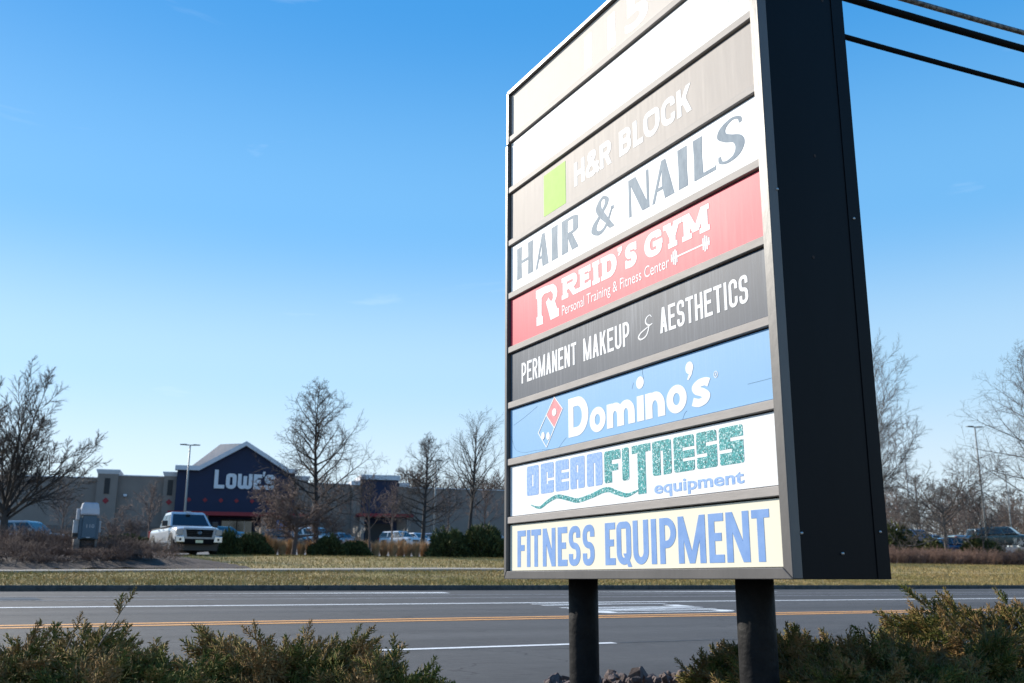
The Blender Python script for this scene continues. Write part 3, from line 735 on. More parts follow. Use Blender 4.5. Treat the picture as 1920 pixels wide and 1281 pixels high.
CRACKS = [[(0.051, 0.854), (0.072, 0.814), (0.112, 0.762), (0.219, 0.734), (0.352, 0.731), (0.523, 0.72)], [(0.618, 0.71), (0.669, 0.742), (0.711, 0.763)], [(0.081, 0.916), (0.239, 0.95), (0.381, 0.989)], [(1.458, 1.019), (1.453, 0.994), (1.462, 0.962)], [(1.373, 0.958), (1.36, 0.929)], [(2.216, 0.804), (2.311, 0.804), (2.386, 0.805)], [(1.761, 0.718), (1.78, 0.744), (1.797, 0.752)]]
CRK = mat('panel_crack', (.05, .13, .22), rough=.8)
for q in CRACKS: lettering('crack', zz(stroke(spline(q, 4), .0013, .0011)), CRK, PL[6], (), Y0, .0006)
# block capitals in two colours
def block(spec_, z0, z1, t, slit, rr=.012):
    A = []; S = []
    H = z1-z0
    for ch, x0, x1 in spec_:
        w = x1-x0; xm = (x0+x1)/2
        A.append(fillet(rect(x0, x1, z0, z1), rr, 3, True))
        if ch == 'O': S.append(rect(xm-slit/2, xm+slit/2, z0+H*.30, z1-H*.30))
        elif ch == 'C': S.append(rect(xm-slit/2, xm+slit/2, z0+H*.30, z1-H*.30)); S.append(rect(xm-slit/2, x1+.01, z0+H*.40, z0+H*.49))
        elif ch == 'E': S.append(rect(xm-slit/2, x1+.01, z0+H*.58, z0+H*.67)); S.append(rect(xm-slit/2, x1+.01, z0+H*.28, z0+H*.37))
        elif ch == 'A': S.append(rect(xm-slit/2, xm+slit/2, z0+H*.50, z1-H*.26)); S.append(rect(xm-slit/2, xm+slit/2, z0-.01, z0+H*.28))
        elif ch == 'N': S.append(rect(xm-slit/2, xm+slit/2, z0-.01, z1-H*.30))
        elif ch == 'F': S.append(rect(x0+w*.46, x1+.01, z0+H*.56, z0+H*.70)); S.append(rect(x0+w*.46, x1+.01, z0-.01, z0+H*.36)); S.append(rect(x0+w*.84, x1+.01, z0-.01, z0+H*.7))
        elif ch == 'S': S.append(rect(x0+w*.46, x1+.01, z0+H*.60, z0+H*.70)); S.append(rect(x0-.01, x0+w*.52, z0+H*.31, z0+H*.41))
    return A, S
a, b = block([('O', .252, .393), ('C', .419, .567), ('E', .588, .732), ('A', .749, .897), ('N', .921, 1.071)], .474, .645, .05, .018)
lettering('lettering', zz(a), LM['blue2'], PL[7], zz(b), Y0)
a, b = block([('F', 1.092, 1.242), ('I', 1.256, 1.316), ('N', 1.515, 1.665), ('E', 1.684, 1.837), ('S', 1.854, 1.996), ('S', 2.013, 2.170)], .478, .641, .05, .022)
a += [rect(1.343, 1.500, .602, .641), rect(1.390, 1.457, .401, .615)]
lettering('lettering', zz(a), LM['teal'], PL[7], zz(b), Y0)
font_lettering('small_lettering', 'equipment', 1.523, 2.163, z(.374), z(.446), LM['blue2'], PL[7], Y0, .022)
p = spline([(.300, .419, .2), (.404, .398, .7), (.50, .426, .9), (.603, .446, 1.0), (.71, .430, 1.1), (.822, .410, 1.1), (.96, .424, 1.1), (1.104, .446, 1.2), (1.20, .424, 1.1), (1.290, .404, .9), (1.386, .420, .3)], 7)
lettering('wave', zz(stroke([(q[0], q[1]) for q in p], .026, .022, ws=[q[2] for q in p])), LM['teal'], PL[7], (), Y0)
fe = [('F', .134, .236), ('I', .252, .291), ('T', .304, .417), ('N', .439, .581), ('E', .607, .709), ('S', .726, .843), ('S', .868, .983), ('E', 1.085, 1.178), ('Q', 1.190, 1.316), ('U', 1.334, 1.462), ('I', 1.480, 1.531), ('P', 1.553, 1.679), ('M', 1.695, 1.890), ('E', 1.913, 2.014), ('N', 2.031, 2.177), ('T', 2.194, 2.301)]
lettering('lettering', zz(letters(fe, .068, .277, .041, .034)), LM['blue'], PL[8], (), Y0)
# header continues above: taller cabinet top with cap
# side seam, rivets, weep holes
for (d_, zv) in ((.042, 1.612), (.053, .175), (.264, .100), (.483, 1.558), (.483, .19)):
    m = MB(); m.tube([(2.43, d_, z(zv)), (2.4445, d_, z(zv))], .0055, 10); m.build('rivet', MT['rivet'], sign, smooth=True)
for (d_, zv) in ((.279, 1.816), (.226, 1.338), (.40, 2.621)):
    m = MB(); m.tube([(2.42, d_, z(zv)), (2.4378, d_, z(zv))], .007, 10); m.build('weep_hole', MT['rust'], sign)
for a_ in (.49, 1.925):
    m = MB(); N_ = 24
    zs = [ -.25, .0, .2, .4, ZL+.05]
    m.tube([(a_, .25, q) for q in zs], .0835, 28); m.build('post', MT['post'], sign, smooth=True)

# ------------------------------------------------------------------ store across the road
FA = math.radians(73.0568)
EV = np.array([math.sin(FA), math.cos(FA), 0.0]); FN = np.array([-EV[1], EV[0], 0.0])
FD = 117.0
def fpos(e, d, zr): p = EV*e+FN*(FD+d); return Vector((p[0], p[1], zr+EYE))
GB = 3.2
store = thing('store_building', 'wide low home improvement store with navy gabled entrance beyond the parking lot', 'building', fpos(0, 0, GB-.5), math.pi/2-FA)
store.rotation_euler = (0, 0, math.atan2(EV[1], EV[0]))
SZ = -(GB-.5)                      # add to relative z for local z
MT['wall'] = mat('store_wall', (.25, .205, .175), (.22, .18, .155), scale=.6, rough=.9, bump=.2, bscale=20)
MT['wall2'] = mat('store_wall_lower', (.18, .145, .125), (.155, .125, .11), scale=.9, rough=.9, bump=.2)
MT['navy'] = mat('store_navy', (.0035, .013, .05), (.003, .011, .043), scale=1.0, rough=.7)
MT['trim'] = mat('store_trim', (.62, .63, .66), (.56, .57, .60), scale=1.5, rough=.6)
MT['roofm'] = mat('store_roof', (.78, .66, .58), (.70, .60, .53), scale=.8, rough=.7, stretch=(3, .2, 1))
MT['red'] = mat('store_red', (.28, .012, .02), (.22, .01, .018), scale=2, rough=.6)
MT['dark'] = mat('store_dark', (.02, .018, .018), rough=.6)
MT['glass'] = mat('dark_glass', (.012, .016, .02), rough=.06, spec=.8)
MT['letter'] = mat('store_letter', (.70, .72, .76), rough=.5)
def sb(name, m_, e0, e1, d0, d1, z0, z1, parent=store, **k):
    m = MB(); m.box(e0, e1, d0, d1, z0+SZ, z1+SZ); return m.build(name, m_, parent, **k)
sb('wall', MT['wall'], -62, -11.5, 0, 60, 5.6, 10.72)
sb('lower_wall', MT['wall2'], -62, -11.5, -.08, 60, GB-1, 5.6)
sb('wall_coping', MT['trim'], -62, -11.5, -.1, .4, 10.72, 10.82)
sb('wall', MT['wall'], -9.7, -4.85, 0, 60, 5.6, 11.05)
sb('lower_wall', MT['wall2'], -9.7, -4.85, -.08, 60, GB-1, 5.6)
sb('wall_coping', MT['trim'], -9.7, -4.85, -.1, .4, 11.05, 11.17)
sb('wall', MT['wall'], 9.0, 16.0, .3, 60, GB-1, 10.86)
sb('wall_coping', MT['trim'], 9.0, 16.0, .2, .7, 10.86, 10.95)
sb('wall', MT['wall'], 22.6, 62, .3, 60, GB-1, 10.68)
sb('wall_coping', MT['trim'], 22.6, 62, .2, .7, 10.68, 10.77)
def tower(e0, e1, top, diam=True, slot=True):
    sb('pilaster', MT['wall'], e0, e1, -.7, 4, GB-1, top-.45)
    m = MB()
    for (g, z0, z1) in ((.0, top-.5, top-.38),):
        pass
    r = []
    for (g, zz_) in ((.02, top-.48), (.16, top-.12), (.16, top)):
        r.append([(e0-g, -.7-g, zz_+SZ), (e1+g, -.7-g, zz_+SZ), (e1+g, 4, zz_+SZ), (e0-g, 4, zz_+SZ)])
    m.rings(r); m.build('cornice', MT['trim'], store)
    em = (e0+e1)/2
    if slot: sb('wall_slot', MT['dark'], em-.27, em+.27, -.75, -.69, 9.0, 10.7)
    if diam: diamond(em, 8.27, -.76)
def diamond(e, zc, d, r=.34):
    m = MB(); m.prism([(e-r, zc+SZ), (e, zc-r+SZ), (e+r, zc+SZ), (e, zc+r+SZ)], 'y', d, d+.07); m.build('diamond_tile', MT['red'], store)
tower(-11.72, -9.62, 11.65)
tower(-4.86, -3.45, 11.60)
tower(9.5, 10.9, 11.60, False, False)
# gabled navy entrance block
m = MB(); m.prism([(-3.5, GB-1+SZ), (9.3, GB-1+SZ), (9.3, 11.8+SZ), (8.5, 11.8+SZ), (3.69, 14.75+SZ), (-1.14, 11.85+SZ), (-3.5, 11.85+SZ)], 'y', -1.4, 9); m.build('gable_wall', MT['navy'], store)
def gtrim(p0, p1, nm, th=.5):
    m = MB(); m.prism([(p0[0], p0[1]+SZ), (p1[0], p1[1]+SZ), (p1[0], p1[1]+th+SZ), (p0[0], p0[1]+th+SZ)], 'y', -1.95, -.9); m.build(nm, MT['trim'], store)
gtrim((-3.75, 11.75), (-1.2, 11.75), 'eave_trim'); gtrim((-1.2, 11.75), (3.69, 14.70), 'gable_trim', .52); gtrim((3.69, 14.70), (8.55, 11.75), 'gable_trim', .52); gtrim((8.55, 11.75), (9.5, 11.75), 'eave_trim')
m = MB(); m.prism([(-1.3, 12.2+SZ), (3.69, 15.15+SZ), (8.6, 12.2+SZ), (8.6, 12.0+SZ), (3.69, 14.9+SZ), (-1.3, 12.0+SZ)], 'y', -.895, 12); m.build('roof', MT['roofm'], store)
m = MB(); m.prism([(-2.9, 12.4+SZ), (.9, 15.75+SZ), (3.3, 15.95+SZ), (6, 12.4+SZ)], 'y', 6, 6.6); m.build('rear_gable', MT['roofm'], store)
for e in (-2.06, -.35, 1.34, 3.02, 4.7, 6.4, 8.1): diamond(e, 8.54, -1.46, .26)
# sign letters, each on its own
def chan(ch, e0, e1, z0, z1, t=.42, h=.40, r=.28):
    A = letters([(ch, e0, e1)], z0+SZ, z1+SZ, t, h, r)
    lettering('letter', A, MT['letter'], store, (), -1.41, .16)
chan('L', .48, 1.60, 9.85, 11.92); chan('O', 1.74, 2.87, 9.85, 11.54); chan('W', 3.02, 4.60, 9.85, 11.54, .40); chan('E', 4.74, 5.66, 9.85, 11.54); chan('S', 5.95, 7.05, 9.85, 11.54)
lettering('letter', [[(5.72, 11.86+SZ), (6.0, 11.86+SZ), (5.9, 11.3+SZ), (5.75, 11.3+SZ)]], MT['letter'], store, (), -1.41, .16)
sb('canopy', MT['red'], -4.1, 11.5, -4.2, -1.42, 6.72, 7.12)
for e in (-3.6, -.2, 6.0, 11.0): sb('canopy_column', MT['wall'], e-.3, e+.3, -4.0, -3.4, GB-1, 6.71)
sb('door_recess', MT['dark'], 1.5, 4.9, -1.46, -1.405, GB-1, 6.5)
for e in (1.6, 3.28): 
    o = sb('door', MT['glass'], e, e+1.55, -1.50, -1.47, GB-.8, 6.3)
    sb('door_frame', MT['trim'], e+.75, e+.8, -1.53, -1.505, GB-.8, 6.3, o)
m = MB(); m.box(-8.95, -8.6, -.35, -.05, 8.8+SZ, 9.05+SZ); m.build('wall_lamp', MT['letter'], store, bevel=.04)
# second entrance to the right
sb('navy_tower', MT['navy'], 17.1, 21.3, -1.0, 4, GB-1, 11.4)
sb('tower_cornice', MT['trim'], 16.9, 21.5, -1.3, 4.2, 11.4, 11.95)
sb('pilaster', MT['wall'], 16.0, 17.08, -.6, 3, GB-1, 10.75); sb('pilaster_cornice', MT['trim'], 15.85, 16.88, -.75, 3, 10.75, 11.2)
sb('pilaster', MT['wall'], 21.32, 22.6, -.6, 3, GB-1, 10.7); sb('pilaster_cornice', MT['trim'], 21.52, 22.7, -.75, 3, 10.7, 11.15)
sb('canopy', MT['red'], 16.4, 22.8, -3.4, -1.02, 7.0, 7.36)
for e in (16.9, 22.3): sb('canopy_column', MT['wall'], e-.25, e+.25, -3.2, -2.7, GB-1, 6.99)
sb('door_recess', MT['dark'], 17.6, 20.8, -1.06, -1.005, GB-1, 6.3)
o = sb('display_board', mat('display_blue', (.02, .2, .5), rough=.6), 7.35, 8.5, -4.6, -4.45, 4.6, 6.3)

# ------------------------------------------------------------------ vehicles
MT['tyre'] = mat('tyre', (.015, .015, .016), rough=.85)
MT['rim'] = mat('rim', (.5, .5, .52), rough=.3, metal=.9)
MT['chrome'] = mat('chrome', (.50, .52, .55), rough=.22, metal=1.0)
MT['lamp'] = mat('head_lamp', (.22, .23, .25), rough=.1, spec=.8)
MT['tail'] = mat('tail_lamp', (.35, .01, .01), rough=.2)
MT['plate'] = mat('number_plate', (.75, .70, .45), rough=.5)
MT['plastic'] = mat('black_plastic', (.018, .018, .02), rough=.5)
def paint(name, c, rough=.22): return mat(name, c, tuple(v*.94 for v in c), scale=2, rough=rough, coat=.8)
def wheel(parent, x, y, r, w):
    sgn = 1 if y > 0 else -1
    m = MB(); n = 24; rings = []
    for (yy, rr) in ((-w/2, r*.62), (-w/2, r*.94), (-w/2+.03, r), (w/2-.03, r), (w/2, r*.94), (w/2, r*.62)):
        rings.append([(x+rr*math.cos(2*math.pi*k/n), y+yy, r+rr*math.sin(2*math.pi*k/n)) for k in range(n)])
    m.rings(rings); o = m.build('wheel', MT['tyre'], parent, smooth=False)
    m = MB(); yy = y+sgn*(w/2+.003)
    for k in range(5):
        a = 2*math.pi*k/5
        m.add([(x+r*.12*math.cos(a+1.2), yy, r+r*.12*math.sin(a+1.2)), (x+r*.62*math.cos(a+.28), yy, r+r*.62*math.sin(a+.28)), (x+r*.62*math.cos(a-.28), yy, r+r*.62*math.sin(a-.28)), (x+r*.12*math.cos(a-1.2), yy, r+r*.12*math.sin(a-1.2))], [(0, 1, 2, 3)])
    m.build('rim', MT['rim'], o)
def loft_body(prof, half, n=4.5):
    """side outline (x,z) -> rounded body shell built from cross-sections"""
    xs = np.array([q[0] for q in prof]); x0, x1 = xs.min(), xs.max(); P2 = prof+[prof[0]]
    def span(x):
        zs = []
        for (xa, za), (xb, zb) in zip(P2[:-1], P2[1:]):
            if (xa-x)*(xb-x) <= 0 and abs(xa-xb) > 1e-6: zs.append(za+(zb-za)*(x-xa)/(xb-xa))
        return min(zs), max(zs)
    rings = []; K = 28
    for f in (0, .004, .02, .05, .10, .18, .3, .42, .54, .64, .72, .80, .86, .91, .95, .98, .996, 1):
        x = x0+(x1-x0)*min(max(f, .0015), .9985); zb, zt2 = span(x); e = min(f, 1-f)*(x1-x0)
        k = (1-.16*max(0, 1-e/.55)**2.2); sh = 1-.10*max(0, 1-e/.10)**2
        zm, hh_ = (zb+zt2)/2, (zt2-zb)/2*sh; ring = []
        for q in range(K):
            a_ = 2*math.pi*(q+.5)/K; c, s_ = math.cos(a_), math.sin(a_)
            ring.append((x, half*k*math.copysign(abs(c)**(2/n), c), zm+hh_*math.copysign(abs(s_)**(2/n), s_)))
        rings.append(ring)
    m = MB(); m.rings(rings); return m
def panel4(name, pts, m_, parent, th=.012):
    p = [Vector(q) for q in pts]; nrm = (p[1]-p[0]).cross(p[2]-p[0]).normalized()*th
    m = MB(); n = len(p); m.add([tuple(q) for q in p]+[tuple(q+nrm) for q in p], [tuple(range(n)), tuple(range(2*n-1, n-1, -1))]+[(i, (i+1) % n, (i+1) % n+n, i+n) for i in range(n)])
    return m.build(name, m_, parent)
def cabin(root, pm_, belt, roofz, x0, x1, x2, x3, wb, wr, split=()):
    """greenhouse: x0 rear base, x1 rear roof, x2 front roof, x3 front base"""
    m = MB(); B = [(x0, -wb, belt), (x3, -wb, belt), (x3, wb, belt), (x0, wb, belt)]; T = [(x1, -wr, roofz), (x2, -wr, roofz), (x2, wr, roofz), (x1, wr, roofz)]
    Tm = [(x1+.08, -wr+.1, roofz+.045), (x2-.08, -wr+.1, roofz+.045), (x2-.08, wr-.1, roofz+.045), (x1+.08, wr-.1, roofz+.045)]
    m.rings([B, T, Tm]); c = m.build('cabin', pm_, root, bevel=.05, seg=3)
    def mixq(a, b, f): return tuple(a[i]+(b[i]-a[i])*f for i in range(3))
    def quad(a, b, c_, d, iu=.06, iv=.12):
        bl = mixq(mixq(a, b, iu), mixq(d, c_, iu), iv*.5); br = mixq(mixq(a, b, 1-iu), mixq(d, c_, 1-iu), iv*.5)
        tr_ = mixq(mixq(a, b, 1-iu), mixq(d, c_, 1-iu), 1-iv); tl_ = mixq(mixq(a, b, iu), mixq(d, c_, iu), 1-iv)
        return [bl, br, tr_, tl_]
    panel4('windshield', quad(B[1], B[2], T[2], T[1]), MT['glass'], root)
    panel4('rear_window', quad(B[3], B[0], T[0], T[3]), MT['glass'], root)
    cuts = [0]+list(split)+[1]
    for sd in (0, 1):
        a, b, c_, d = (B[0], B[1], T[1], T[0]) if sd == 0 else (B[2], B[3], T[3], T[2])
        for i in range(len(cuts)-1):
            f0, f1 = cuts[i], cuts[i+1]
            if sd: f0, f1 = 1-f1, 1-f0
            panel4('side_window', quad(mixq(a, b, f0), mixq(a, b, f1), mixq(d, c_, f1), mixq(d, c_, f0), .07, .16), MT['glass'], root)
def vehicle(label, group, loc_, rz, kind, color, rough=.22, L=4.6, W=1.82, H=1.5):
    pm_ = paint('car_paint', color, rough)
    names = {'sedan': 'parked_car', 'suv': 'parked_car', 'van': 'parked_van', 'pickup': 'parked_pickup'}
    root = thing(names[kind], label, {'sedan': 'car', 'suv': 'car', 'van': 'van', 'pickup': 'pickup'}[kind], loc_, rz, group)
    h = L/2; r = .33 if kind == 'sedan' else .37; g = .2
    hood = H*.60 if kind != 'sedan' else H*.62; belt = H*.63
    if kind == 'sedan': prof = [(-h, g+.12), (-h, belt*.98), (-h+.25, belt+.03), (h-1.35, belt), (h-.25, hood*.88), (h, hood*.72), (h, g+.08), (h-.2, g), (-h+.2, g)]; cab = (-h+.55, -h+1.25, h-2.05, h-1.25)
    elif kind == 'suv': prof = [(-h, g+.12), (-h, belt*.96), (-h+.06, belt+.01), (h-1.2, belt), (h-.22, hood*.96), (h, hood*.8), (h, g+.1), (h-.2, g), (-h+.2, g)]; cab = (-h+.06, -h+.40, h-1.85, h-1.15)
    elif kind == 'van': prof = [(-h, g+.12), (-h, belt*.96), (-h+.06, belt+.01), (h-.75, belt), (h-.12, hood*.9), (h, hood*.72), (h, g+.1), (h-.2, g), (-h+.2, g)]; cab = (-h+.06, -h+.16, h-1.45, h-.7)
    else: prof = [(-h, g+.2), (-h, belt), (-h+.04, belt+.02), (h-1.3, belt+.02), (h-.2, hood+.06), (h, hood*.9), (h, g+.15), (h-.2, g+.05), (-h+.2, g+.05)]; cab = (-h*.22, -h*.16, h-2.0, h-1.3)
    loft_body(prof, W/2).build('body', pm_, root, smooth=True)
    cabin(root, pm_, belt, H-.045, *cab, W/2-.09, W/2-.26, {'sedan': (.5,), 'suv': (.36, .68), 'van': (.55, .8), 'pickup': (.5,)}[kind])
    for sx in (-1, 1):
        for sy in (-1, 1): 
            xw = sx*(h-.85); m = MB(); n = 18
            m.prism([(xw+(r+.07)*math.cos(math.pi*k/n), r+(r+.06)*math.sin(math.pi*k/n)) for k in range(n+1)]+[(xw-r-.07, g), (xw+r+.07, g)], 'y', sy*(W/2-.05), sy*(W/2+.004)); m.build('wheel_arch', MT['plastic'], root)
            wheel(root, xw, sy*(W/2-.09), r, .21)
    for sy in (-1, 1):
        m = MB(); m.box(h-.16, h+.012, sy*(W/2-.14)-.16, sy*(W/2-.14)+.12 if sy < 0 else sy*(W/2-.14)+.10, hood*.70, hood*.86); m.build('head_lamp', MT['lamp'], root, bevel=.03)
        m = MB(); m.box(-h-.012, -h+.12, sy*(W/2-.16)-.11, sy*(W/2-.16)+.11, belt*.72, belt*.92); m.build('tail_lamp', MT['tail'], root, bevel=.02)
        m = MB(); m.box(cab[3]-.35, cab[3]-.2, sy*(W/2+.09)-.09, sy*(W/2+.09)+.09, belt+.02, belt+.16); m.build('wing_mirror', pm_, root, bevel=.03)
    m = MB(); m.box(h-.05, h+.010, -W*.24, W*.24, hood*.55, hood*.74); m.build('grille', MT['plastic'], root, bevel=.02)
    m = MB(); m.box(h-.1, h+.05, -W*.44, W*.44, g+.08, g+.26); m.build('front_bumper', pm_ if kind != 'pickup' else MT['chrome'], root, bevel=.03)
    m = MB(); m.box(-h-.05, -h+.1, -W*.44, W*.44, g+.12, g+.30); m.build('rear_bumper', pm_, root, bevel=.03)
    m = MB(); m.box(h+.052, h+.062, -.16, .16, g+.12, g+.25); m.build('number_plate', MT['plate'], root)
    return root
def truck():
    P_, t_ = loc(341, 44.7)
    d = ray(345, 1040); base_ang = math.atan2(-UV[1], -UV[0])      # facing the road
    root = thing('pickup_truck', 'white full-size pickup with chrome grille facing the road', 'pickup', (P_.x, P_.y, P_.z+.045), base_ang+math.radians(4.0))
    root.scale = (.93,)*3
    blk = mat('grille_black', (.008, .008, .009), rough=.9, spec=.1)
    L, W, H = 5.7, 2.0, 1.92; h = L/2; pm_ = paint('truck_white', (.55, .56, .58), .25); sv = paint('truck_silver', (.42, .44, .48), .28)
    g = .42
    prof = [(-h, g+.15), (-h, 1.18), (-h+.05, 1.22), (.95, 1.22), (1.2, 1.25), (h-.55, 1.19), (h-.16, 1.10), (h-.02, .98), (h-.02, .62), (h-.12, .50), (h-.9, g), (-h+.3, g)]
    loft_body(prof, W/2, 5).build('body', pm_, root, smooth=True)
    m = MB(); m.box(-h+.08, -.78, -W/2+.14, W/2-.14, 1.0, 1.235); m.build('bed_liner', MT['plastic'], root)
    cabin(root, pm_, 1.22, 1.86, -.72, -.55, .55, 1.25, W/2-.06, W/2-.24, (.47,))
    for sx, xw in ((1, h-1.0), (-1, -h+1.2)):
        for sy in (-1, 1):
            n = 20; m = MB(); m.prism([(xw+.50*math.cos(math.pi*k/n), .42+.50*math.sin(math.pi*k/n)) for k in range(n+1)]+[(xw-.5, .36), (xw+.5, .36)], 'y', sy*(W/2-.06), sy*(W/2+.006)); m.build('wheel_arch', MT['plastic'], root)
            wheel(root, xw, sy*(W/2-.10), .41, .27)
    # nose: grille with chrome surround, lamps, bumper
    x = h
    m = MB(); m.prism([(-.60, 1.02), (.60, 1.02), (.54, .70), (-.54, .70)], 'x', x-.10, x+.012); gr = m.build('grille', blk, root)
    for k in range(3):
        m = MB(); m.box(x+.014, x+.022, -.54, .54, .775+.075*k, .787+.075*k); m.build('grille_slat', MT['plastic'], gr)
    m = MB(); O_ = [(-.70, 1.10), (.70, 1.10), (.62, .62), (-.62, .62)]; I_ = [(-.60, 1.02), (.60, 1.02), (.54, .70), (-.54, .70)]
    vs_ = [(x+.02, a, b) for a, b in O_]+[(x+.03, a, b) for a, b in I_]+[(x-.06, a, b) for a, b in O_]+[(x-.06, a, b) for a, b in I_]
    m.add(vs_, [(i, (i+1) % 4, (i+1) % 4+4, i+4) for i in range(4)]+[(i, i+8, (i+1) % 4+8, (i+1) % 4) for i in range(4)]+[(i+4, (i+1) % 4+4, (i+1) % 4+12, i+12) for i in range(4)]+[(i+8, i+12, (i+1) % 4+12, (i+1) % 4+8) for i in range(4)])
    m.build('grille_surround', mat('grille_trim', (.34, .36, .40), rough=.4, metal=.3), root)
    m = MB(); m.tube([(x+.03, .085*math.cos(a), .88+.055*math.sin(a)) for a in np.linspace(0, 2*math.pi, 17)], .008, 6); m.tube([(x+.032, .04*math.cos(a), .88+.05*math.sin(a)) for a in np.linspace(0, 2*math.pi, 15)], .007, 6); m.build('emblem', MT['chrome'], root)
    for sy in (-1, 1):
        m = MB(); m.prism([(sy*.72, 1.06), (sy*.98, 1.02), (sy*.985, .80), (sy*.80, .76), (sy*.68, .82)], 'x', x-.22, x+.004); m.build('head_lamp', MT['lamp'], root, bevel=.02)
        m = MB(); m.prism([(sy*.66, .74), (sy*.99, .74), (sy*.99, .46), (sy*.62, .46)], 'x', x-.25, x+.05); bb = m.build('bumper_corner', MT['chrome'], root, bevel=.03)
        m = MB(); m.tube([(x+.045, sy*.82, .59), (x+.058, sy*.82, .59)], .055, 14); m.build('fog_lamp', MT['plastic'], bb)
        m = MB(); m.box(1.0, 1.16, sy*1.02-.02*sy, sy*1.24, 1.22, 1.46); m.build('wing_mirror', MT['plastic'], root, bevel=.03)
        m = MB(); m.box(-h-.01, -h+.14, sy*.88-.08, sy*.88+.10, .82, 1.16); m.build('tail_lamp', MT['tail'], root, bevel=.02)
        for xh in (.35, -.45):
            m = MB(); m.box(xh-.09, xh+.09, sy*(W/2-.004), sy*(W/2+.02), 1.06, 1.10); m.build('door_handle', MT['chrome'], root)
        m = MB(); m.box(-1.0, 1.3, sy*(W/2-.10), sy*(W/2+.05), .33, .40); m.build('running_board', MT['chrome'], root, bevel=.02)
    m = MB(); m.box(x-.3, x+.02, -.66, .66, .40, .62); m.build('lower_grille', blk, root, bevel=.02)
    m = MB(); m.box(x+.024, x+.036, -.16, .16, .45, .57); m.build('number_plate', MT['plate'], root)
    m = MB(); m.box(.55, .75, -.10, .10, 1.9, 1.935); m.build('roof_lamp', MT['lamp'], root, bevel=.01)
    m = MB(); m.box(-h-.08, -h+.1, -.95, .95, .5, .68); m.build('rear_bumper', MT['chrome'], root, bevel=.03)
    m = MB(); m.box(-h+.3, h-.25, -.88, .88, .13, .46); m.build('chassis', MT['plastic'], root)
    return root
truck()
AX = math.atan2(-UV[1], -UV[0])
def car_at(px, s, label, kind, color, rot=0.0, L=4.6, W=1.82, H=1.5, rough=.22):
    P_, t_ = loc(px, s)
    vehicle(label, 'vehicles parked in the lot', (P_.x, P_.y, P_.z+.03), AX+math.radians(rot), kind, color, rough, L, W, H)
car_at(42, 60, 'grey estate car parked beyond the bare brown shrubs, leftmost vehicle', 'suv', (.22, .24, .25), 55, 4.7, 1.85, 1.62)
car_at(412, 62, 'dark green car just behind the white pickup', 'sedan', (.03, .07, .06), 20)
car_at(443, 92, 'dark blue car under the red canopy sightline right of the pickup', 'sedan', (.02, .05, .10), 40)
car_at(535, 88, 'black car beside the tan grass plumes', 'suv', (.02, .025, .035), 38, H=1.65)
car_at(580, 96, 'white delivery van with roof rack behind the tall centre tree', 'van', (.60, .61, .62), 40, 5.2, 1.95, 1.95)
car_at(640, 100, 'silver car between the van and the sapling', 'sedan', (.36, .38, .40), 12)
car_at(749, 98, 'white crossover parked behind the tan grasses', 'suv', (.62, .63, .64), 24, 4.6, 1.85, 1.66)
car_at(781, 98, 'white saloon just right of the white crossover', 'sedan', (.66, .67, .69), 20)
car_at(820, 98, 'navy car parked left of the dark yew mass', 'suv', (.02, .04, .10), 20)
car_at(853, 100, 'maroon car behind the dark yew mass', 'sedan', (.22, .05, .06), 15)
car_at(932, 100, 'silver car half hidden by the tenant sign', 'sedan', (.55, .57, .6), 55)
car_at(1712, 72, 'blue minivan nearest the sign on the right', 'van', (.07, .14, .24), 80, 4.9, 1.9, 1.75)
car_at(1790, 53, 'navy hatchback with glinting headlamp behind the brown hedge', 'sedan', (.03, .07, .14), 62, 4.3, 1.8, 1.48)
car_at(1752, 84, 'white car far behind the round bare tree', 'sedan', (.6, .62, .66), 60)
car_at(1832, 68, 'pale teal pickup beside the tall lamp pole', 'pickup', (.14, .22, .26), 70, 5.4, 1.95, 1.8)
car_at(1888, 62, 'dark green off-road car facing the hedge, rightmost vehicle', 'suv', (.025, .045, .045), 24, 4.7, 1.95, 1.9)

# ------------------------------------------------------------------ lamp poles, address pylon, cables
MT['pole'] = mat('pole_paint', (.30, .31, .30), (.25, .26, .25), scale=2, rough=.5)
MT['pole_dark'] = mat('pole_bronze', (.10, .12, .12), rough=.5)
def lamp_pole(px, s, py, label, heads=2, r=.09):
    P_, t_ = loc(px, s); H = ztop(px, py, s)-P_.z
    root = thing('lamp_pole', label, 'lamp pole', P_, math.atan2(EV[1], EV[0]), 'parking lot lamp poles')
    m = MB(); m.tube([(0, 0, -.2), (0, 0, .75)], .26, 16); m.build('base', MT['concrete'], root)
    m = MB(); m.tube([(0, 0, .7), (0, 0, H*.5), (0, 0, H-.1)], [r, r*.85, r*.65], 12); m.build('pole', MT['pole'], root, smooth=True)
    for k in range(heads):
        sg = 1 if k == 0 else -1
        m = MB(); m.box(min(sg*.05, sg*.35), max(sg*.05, sg*.35), -.04, .04, H-.16, H-.08); m.build('arm', MT['pole_dark'], root)
        m = MB(); m.prism([(sg*.25, H-.14), (sg*.80, H-.12), (sg*.80, H-.07), (sg*.25, H-.05)], 'y', -.18, .18); m.build('lamp_head', MT['pole_dark'], root, bevel=.02)
    return root
lamp_pole(341, 84, 831, 'lamp pole with two flat heads in front of the navy gable')
lamp_pole(814, 96, 862, 'slim lamp pole left of the upright tree beside the sign', r=.11)
lamp_pole(1853, 56, 801, 'tallest lamp pole, right of the round bare tree')
lamp_pole(1712, 84, 860, 'far pale lamp pole just right of the sign', r=.11)
lamp_pole(1901, 88, 884, 'far pale lamp pole at the right edge', r=.11)

